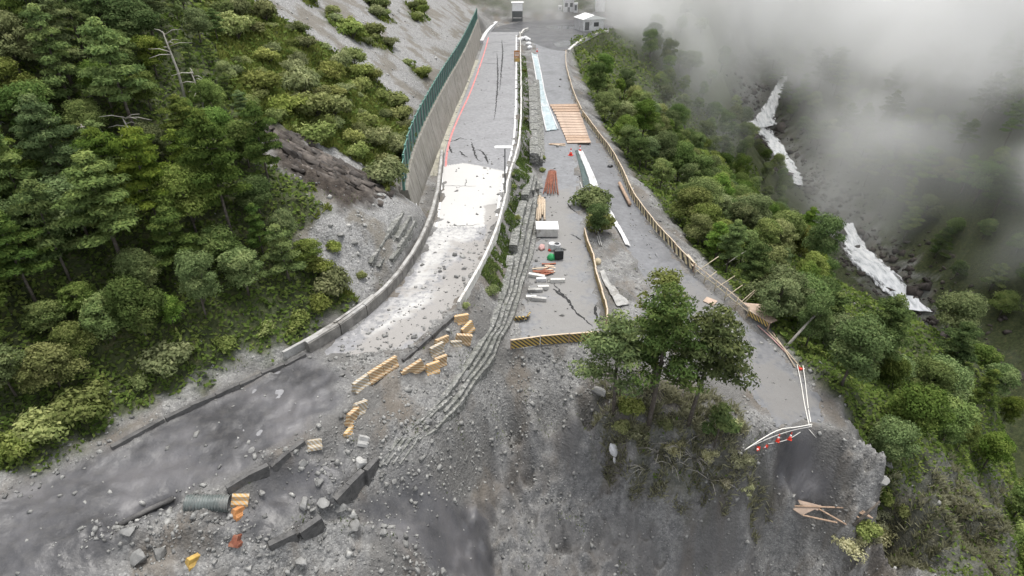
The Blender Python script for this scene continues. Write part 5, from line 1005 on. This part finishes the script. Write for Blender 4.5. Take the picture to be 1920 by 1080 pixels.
sack(1033,486,'bright green sack beside the generator', 'green_bag', (.5,.42,.55)); sack(1016,466,'dull pink cloth bundle near the drums', 'pink', (.62,.4,.4), (.2, 0), 'cloth_bundle', 'cloth'); sack(1031,470,'small red bag between the drums', 'red', (.25,.2,.25))
def planks(name, label, px, py, n, L_, m, spread=.9, rz=0.0, part='plank', w=.14, th=.05):
    g = G(px, py); root = thing(name, label, 'planks', g)
    for i in range(n):
        mb = MB(); mb.box((0, 0, 0), (L_*random.uniform(.7, 1.1), w, th)); o = mb.build(part, m if i % 3 else M['wood_pale'], root); o.location = (random.uniform(-.3, .3), random.uniform(-spread, spread)*.5, .05 + .045*(i//2)); o.rotation_euler = (0, random.gauss(0, .04), rz + random.gauss(0, .22))
planks('timber_pile', 'untidy pile of reddish planks on the platform below the green sack', 1018, 513, 9, 2.0, M['rust'], 1.6, .25); planks('timber_pile', 'small stack of orange boards under the green sack', 1028, 499, 5, 1.0, M['rust'], .7, -.2, w=.2); planks('timber_pile', 'few pale boards on the middle road below the plank mat', 1044, 272, 4, 2.2, M['wood'], .8, .0, w=.3)
for px, py, L_, rz, mt, lb in ((1015,527,.9,.0,'white','white block at the end of the reddish plank pile'),(1006,520,1.5,-.25,'concrete_pale','grey beam under the reddish plank pile'),(1045,529,1.3,.05,'concrete_pale','grey beam at the head of the long platform crack'),(1018,542,1.0,.15,'concrete_pale','pale beam lying below the plank pile'),(1003,547,1.3,.1,'concrete','longer dull beam lying below the plank pile'),(1010,564,1.3,-.12,'concrete','concrete beam halfway down the platform by the gabions'),(996,561,.9,-.05,'concrete_pale','short concrete beam touching the gabion foot')):
    mb = MB(); mb.box((0, 0, .17), (L_, .34, .34), None, .02); local_obj('concrete_beam', mb, M[mt], G(px, py), rz, (random.gauss(0, .05), random.gauss(0, .05)), lb, 'beam')
for a, b, lb in (((1088,345),(1124,462),'thin grey cable pole running down the bank, inner one'),((1096,352),(1128,464),'thin grey cable pole running down the bank, outer one')):
    t = MB(); A = G(*a); Bv = G(*b); t.tube([A + Vector((0, 0, .2)), (A+Bv)/2 + Vector((0, 0, .35)), Bv + Vector((0, 0, .2))], .05, 6); tag(t.build('long_pole', M['concrete_pale'], None, True), lb, 'pole', kind='thing')
t = MB(); t.tube([Vector(at(1161,346,-3.8)) + Vector((0, 0, .2)), Vector(at(1181,386,-4.05)) + Vector((0, 0, .2))], .2, 10); tag(t.build('brown_log', M['wood'], None, True), 'brown log lying inside the long striped barrier', 'log', kind='thing')
sack(1144,313,'black bag lying on the lower road', 'black', (.5,.35,.3)); sack(1120,494,'yellow-tan sack hung on the winding barrier', 'pole', (.5,.4,.5))

# ------------------------------------------------------------------ street lamp, signs, far buildings
c = Vector(at(947,372,-.05)); root = thing('street_lamp', 'dark street lamp pole with a flat white head beside the outer barrier', 'street lamp', c); mb = MB(); mb.tube([(0, 0, -.4), (0, 0, 2.5), (.02, 0, 5.3)], [.085, .07, .055], 10); mb.build('pole', M['steel'], root, True); mb = MB(); mb.box((-.1, -.1, 5.4), (1.75, .55, .1), None, .03); lh_ = mb.build('lamp_head', M['white_clean'], root); mb = MB(); mb.box((-.1, -.1, 5.335), (1.5, .4, .03)); mb.build('lamp_glass', M['concrete_pale'], lh_); mb = MB(); mb.box((0, 0, .05), (.35, .35, .12), None, .02); mb.build('base_plate', M['concrete'], root)
c = Vector(at(969,122,0)); root = thing('warning_sign', 'orange warning sign with a yellow panel on the outer barrier', 'sign', c); mb = MB(); mb.box((0, 0, 2.0), (1.1, .06, 1.3), None, .01); sb_ = mb.build('board', M['orange'], root); mb = MB(); mb.box((0, -.02, .95), (1.1, .06, .7), None, .01); mb.build('yellow_panel', M['yellow'], root); 
for sx in (-.4, .4): mb = MB(); mb.tube([(sx, .05, 0), (sx, .05, 2.6)], .03, 6); mb.build('post', M['steel'], root)
for zz in (1.75, 2.0, 2.25): mb = MB(); mb.box((0, -.036, zz), (.8, .012, .09)); mb.build('stripe', M['white_clean'], sb_)
for i, (px, py) in enumerate([(974,76),(979,74),(985,73),(990,76),(991,84),(993,91)]): sack(px, py, 'white sandbag ' + ['at the barrier end of the sandbag row','second in the sandbag row from the barrier','on the crest of the sandbag row','at the corner of the sandbag row','below the corner of the sandbag row','at the tarpaulin end of the sandbag row'][i], 'white', (.95,.7,.6), (0, 0), 'sandbag', 'sandbag')
def hut(label, px, py, z, w, d, h, wall_m, roof_m, gable=0.0, windows=(), name='hut', rz=0.0, overhang=.25, open_front=False):
    c = G(px, py); root = thing(name, label, 'hut', c, rz); mb = MB()
    mb.box((0, d/2, h/2), (w, d, h)); wl_ = mb.build('wall', wall_m, root)
    mb = MB(); x = w/2 + overhang; mb.add([(-x,-overhang,h),(x,-overhang,h),(x,d+overhang,h),(-x,d+overhang,h),(-x,-overhang,h+.12),(x,-overhang,h+.12),(x,d+overhang,h+.12),(-x,d+overhang,h+.12),(0,-overhang,h+.12+gable),(0,d+overhang,h+.12+gable)], [(3,2,1,0),(0,1,5,8,4),(2,3,7,9,6),(1,2,6,5),(3,0,4,7),(5,6,9,8),(7,4,8,9)]); mb.build('roof', roof_m, root)
    for (wx, wz, ww, wh, nm) in windows: mb = MB(); mb.box((wx, -.012, wz), (ww, .02, wh)); mb.build(nm, M['black'] if nm != 'door' else M['steel'], wl_)
    return root
hut('small site hut with a white wall standing behind the far bend', 970, 40, 0, 2.9, 2.2, 4.6, M['steel'], M['white_clean'], 0, name='site_hut'); mb = MB(); c = Vector(at(970, 30, 0)); 
o = bpy.data.objects['site_hut']; mb.box((0, -.04, 3.6), (2.85, .05, 2.0)); mb.build('front_panel', M['white_clean'], o); mb = MB(); mb.box((0, -.03, .9), (2.4, .03, .25)); mb.build('lower_band', M['concrete_pale'], o)
hut('pale guard booth with dark windows beyond the junction', 1066, 23, 1, 2.9, 2.6, 3.2, M['white'], M['white_clean'], .35, [(-.7,1.9,.8,1.0,'window'),(.7,1.9,.8,1.0,'window'),(0,.7,.7,1.2,'door')], 'guard_booth')
hut('narrow white cabinet beside the guard booth', 1079, 24, 1, 1.1, 1.0, 2.4, M['white'], M['white_clean'], 0, [(0,1.3,.6,1.4,'door')], 'utility_cabinet', overhang=.05)
hut('small white kiosk box left of the guard booth', 1050, 20, 1, .9, .8, 1.2, M['white'], M['white_clean'], 0, [(0,.6,.5,.6,'door')], 'kiosk', overhang=.05)
hut('tall pale pillar building fading in mist behind the guard booth', 1125, 22, 1, 2.6, 2.6, 6.0, M['white'], M['white'], .5, [(0,4,.8,1.2,'window')], 'pillar_house')
hut('white roofed shelter at the outer bend of the junction', 1112, 58, -.2, 5.8, 5.0, 2.7, M['white'], M['white_clean'], .9, [(-1.8,1.2,1.2,1.9,'door'),(.8,1.5,1.4,1.0,'window')], 'shelter', .35)
# standing water on the junction
m_, nt_, b_ = mat('puddle'); b_.inputs['Base Color'].default_value = (.10,.105,.11,1); b_.inputs['Roughness'].default_value = .06; M['puddle'] = m_
for pts in ([(1022,49),(1060,46),(1095,48),(1088,53),(1050,55),(1026,54)], [(1036,82),(1070,74),(1092,66),(1108,62),(1092,74),(1066,88),(1044,89)]):
    P = [G(*p) for p in pts]; Q = smooth_line(P + [P[0]], 2)[:-1]; c0 = sum(Q, Vector())/len(Q); mb = MB(); mb.add([(q.x, q.y, Gz(q.x, q.y) + .03) for q in Q + [c0]], [(i, (i+1) % len(Q), len(Q)) for i in range(len(Q))]); tag(mb.build('puddle', M['puddle']), 'standing water on the wet junction', kind='structure')
# corrugated pipe in the slide toe
A = G(350,948); Bv = G(432,950); A.z += .15; Bv.z += .25; root = thing('corrugated_pipe', 'ribbed dark drain pipe half sunk in the slide toe', 'pipe', A); d = Bv - A; mb = MB(); pts = []; rad = []
for i in range(46): pts.append(d*(i/45)); rad.append(.40 + .045*math.sin(i*2*math.pi/3.2))
mb.tube(pts, rad, 20, False); o = mb.build('barrel', M['pipe'], root, True); o.modifiers.new('thickness', 'SOLIDIFY').thickness = .03
# fallen bars of a torn railing in the toe
for a, b, lb in (((225,985),(325,935),'dark torn kerb strip lying on the mud'),((760,1065),(830,1085),'dark pipe under the stony ridge'),((520,1020),(600,985),'buried dark pipe along the fallen wall')):
    A, Bv = G(*a), G(*b); t = MB(); t.tube([A + Vector((0, 0, .02)), A.lerp(Bv, .4) + Vector((.1, .1, .06)), Bv + Vector((0, 0, .0))], .14, 8); tag(t.build('torn_strip', M['concrete_dark'], None, True), lb, 'debris strip', kind='thing')
# dead pale branches in the wood
for px, py, h, lb in ((352,205,5.5,'bleached dead tree with bare branches in the wood'),(386,222,3.5,'short bleached dead trunk beside the dead tree'),(165+30,330,3.5,'pale dead branches at the edge of the wood'),(262,300,3.0,'pale dead snag among the pines')):
    g = G(px, py); root = thing('dead_tree', lb, 'dead tree', g); mb = MB(); mb.tube([(0, 0, -.3), (.1, 0, h*.5), (-.1, -.1, h)], [.12, .09, .03], 6); mb.build('trunk', M['bark_pale'], root, True)
    for k in range(9):
        an = k*2.4; z = h*random.uniform(.45, .98); ln = random.uniform(.8, 2.0); s = Vector((0, 0, z)); e = s + Vector((math.cos(an)*ln, math.sin(an)*ln*.6 - .4, random.uniform(-.2, .5))); mb = MB(); mb.tube([s, s.lerp(e, .5) + Vector((0, 0, .12)), e], [.045, .03, .012], 5); mb.build('branch', M['bark_pale'], root, True)
# bare twigs in the dry grass
for i, (px, py) in enumerate([(1235,850),(1260,870),(1300,860),(1210,880),(1330,900),(1275,840)]):
    g = G(px, py); mb = MB()
    for k in range(7):
        an = random.uniform(0, 6.28); ln = random.uniform(.8, 2.2); e = Vector((math.cos(an)*ln, math.sin(an)*ln, random.uniform(.3, 1.3))); mb.tube([(0, 0, 0), e*.5 + Vector((0, 0, .3)), e], [.03, .022, .008], 4)
    o = mb.build('bare_bush', M['bark_pale'], None, True); o.location = g; tag(o, ['bare twiggy bush right under the tallest pine','bare twiggy bush below the leaning pine','bare twiggy bush in dry grass by the young pine','bare twiggy bush above the torn white sheet','lowest bare twiggy bush on the grassy knoll','bare twiggy bush between the two pine trunks'][i], 'bush', None, 'thing')

# ------------------------------------------------------------------ waterfall and stream
def water_mat():
    m, nt, b = mat('white_water'); L = nt.links; p = pos(nt); mp = nd(nt, 'ShaderNodeMapping'); mp.inputs['Scale'].default_value = (1.3, .4, .22); L.new(p, mp.inputs[0])
    n = noise(nt, .7, 4, .65, mp.outputs[0], .4); L.new(ramp(nt, n.outputs[0], [(.3, (.42,.44,.45)), (.5, (.75,.76,.77)), (.64, (.9,.9,.9))]).outputs[0], b.inputs['Base Color']); b.inputs['Roughness'].default_value = .5
    e = nd(nt, 'ShaderNodeAttribute', attribute_name='body').outputs['Fac']   # thin spray towards the rims of the water
    L.new(ramp(nt, math_(nt, 'ADD', e, math_(nt, 'MULTIPLY_ADD', n.outputs[0], 2.2, -1.1)), [(.12, (0,0,0)), (.6, (1,1,1))]).outputs[0], b.inputs['Alpha']); return m
M['water'] = water_mat()
def water(name, label, pts, wid, n=120, k=13, lift=1.1, kind='structure'):
    P = [G(*p) for p in pts]; Q = resample(smooth_line(P, 1), n=n); W_ = np.interp(np.linspace(0, 1, n), np.linspace(0, 1, len(wid)), wid); t = np.linspace(-.5, .5, k)
    x = Q[:, 0:1] + W_[:, None]*t[None]*(1 + .3*fbm(Q[:, 1:2]*1.0, Q[:, 2:3] + t[None]*2, 4, 2)) + .4*fbm(Q[:, 1:2], Q[:, 2:3], 6, 2); y = Q[:, 1:2] + 0*t[None] - .35*W_[:, None]*t[None]; z = np.maximum(Q[:, 2:3], ground(x, y)) + lift + .22*fbm(x*1.0, y + z0(Q), 3.0, 3) - .6*(2*t[None])**4
    i = np.arange(n*k).reshape(n, k); q = np.stack([i[:-1, :-1], i[:-1, 1:], i[1:, 1:], i[1:, :-1]], -1).reshape(-1, 4); body = np.clip(1.15 - np.abs(2*t[None])**1.5 + 0*x, 0, 1)*sstep(np.linspace(0, 1, n), -.06, .04)[:, None]; return tag(mesh_obj(name, np.stack([x, y, z], -1), q, M['water'], None, True, attrs={'body': ('FLOAT', body)}), label, kind=kind)
def z0(Q): return Q[:, 2:3]
water('waterfall', 'tall white waterfall dropping into the ravine', [(1468,150),(1455,180),(1442,208),(1430,232),(1424,247)], [3, 4.0, 5, 6.5, 11.0], lift=1.6)
water('stream', 'white stream tumbling down below the waterfall', [(1418,244),(1438,256),(1452,275),(1462,295),(1478,312),(1490,332),(1494,352)], [8, 5, 5.5, 4.5, 5, 4, 3.5])
water('stream', 'white cascade lower in the ravine', [(1588,425),(1596,448),(1602,470),(1618,492),(1640,515),(1665,535),(1690,560),(1722,590)], [3, 5, 6.5, 8, 9, 7, 6, 6])
n = 1500; Yr = rng.uniform(90, 260, n); Xr = 103 + rng.normal(0, 7, n); rocks('stream_rocks', Xr, Yr, .35 + .5*rng.exponential(1, n), M['scar'], 'dark wet rocks crowding the stream bed', rng.uniform(0, .5, n))
# ------------------------------------------------------------------ mist hanging in the ravine
def wisp(px, py, y, rad, amp):
    d = ray(px, py); t = y/d[1]; return (d[0]*t, y, CAMZ + d[2]*t, rad, amp)
WISPS = [wisp(1270,180,150,26,.75), wisp(1170,60,172,30,1.0), wisp(1560,400,140,24,.7), wisp(1640,300,150,30,.6), wisp(1090,10,190,30,.9), wisp(960,0,200,26,.7), wisp(1250,40,180,34,1.0)]
def fog_material():
    m = bpy.data.materials.new('mist'); m.use_nodes = True; nt = m.node_tree; nt.nodes.clear(); L = nt.links
    p = pos(nt); sp = nt.nodes.new('ShaderNodeSeparateXYZ'); L.new(p, sp.inputs[0]); X, Y, Zz = sp.outputs
    n = noise(nt, .025, 2.5, .58, p, .4).outputs[0]
    def ss(v, a, b):
        r = nt.nodes.new('ShaderNodeMapRange'); r.interpolation_type = 'SMOOTHSTEP'; r.inputs[1].default_value = a; r.inputs[2].default_value = b; L.new(v, r.inputs[0]); return r.outputs[0]
    bank = ss(math_(nt, 'MULTIPLY_ADD', n, 130.0, math_(nt, 'ADD', math_(nt, 'MULTIPLY', X, 1.0), math_(nt, 'MULTIPLY', Zz, 1.15))), 124.0, 184.0)
    bank = math_(nt, 'MULTIPLY', bank, ss(Y, 60.0, 150.0))
    puff = ss(n, .45, .63)
    d = math_(nt, 'MULTIPLY', bank, math_(nt, 'MULTIPLY_ADD', puff, .92, .08))
    for cx, cy_, cz, rad, amp in WISPS:
        dn = nt.nodes.new('ShaderNodeVectorMath'); dn.operation = 'DISTANCE'; L.new(p, dn.inputs[0]); dn.inputs[1].default_value = (cx, cy_, cz)
        d = math_(nt, 'ADD', d, math_(nt, 'MULTIPLY', math_(nt, 'MULTIPLY', ss(dn.outputs['Value'], rad, rad*.2), amp), ss(n, .38, .62)))
    v = nt.nodes.new('ShaderNodeVolumePrincipled'); v.inputs['Color'].default_value = (1,1,1,1); v.inputs['Anisotropy'].default_value = .35
    L.new(math_(nt, 'MULTIPLY', d, .06), v.inputs['Density']); o = nt.nodes.new('ShaderNodeOutputMaterial'); L.new(v.outputs[0], o.inputs['Volume']); return m
M['mist'] = fog_material()
fb = MB(); fb.box((145, 215, -10), (350, 310, 124)); fo = fb.build('mist', M['mist']); tag(fo, 'patchy pale mist hanging in the ravine', kind='stuff')
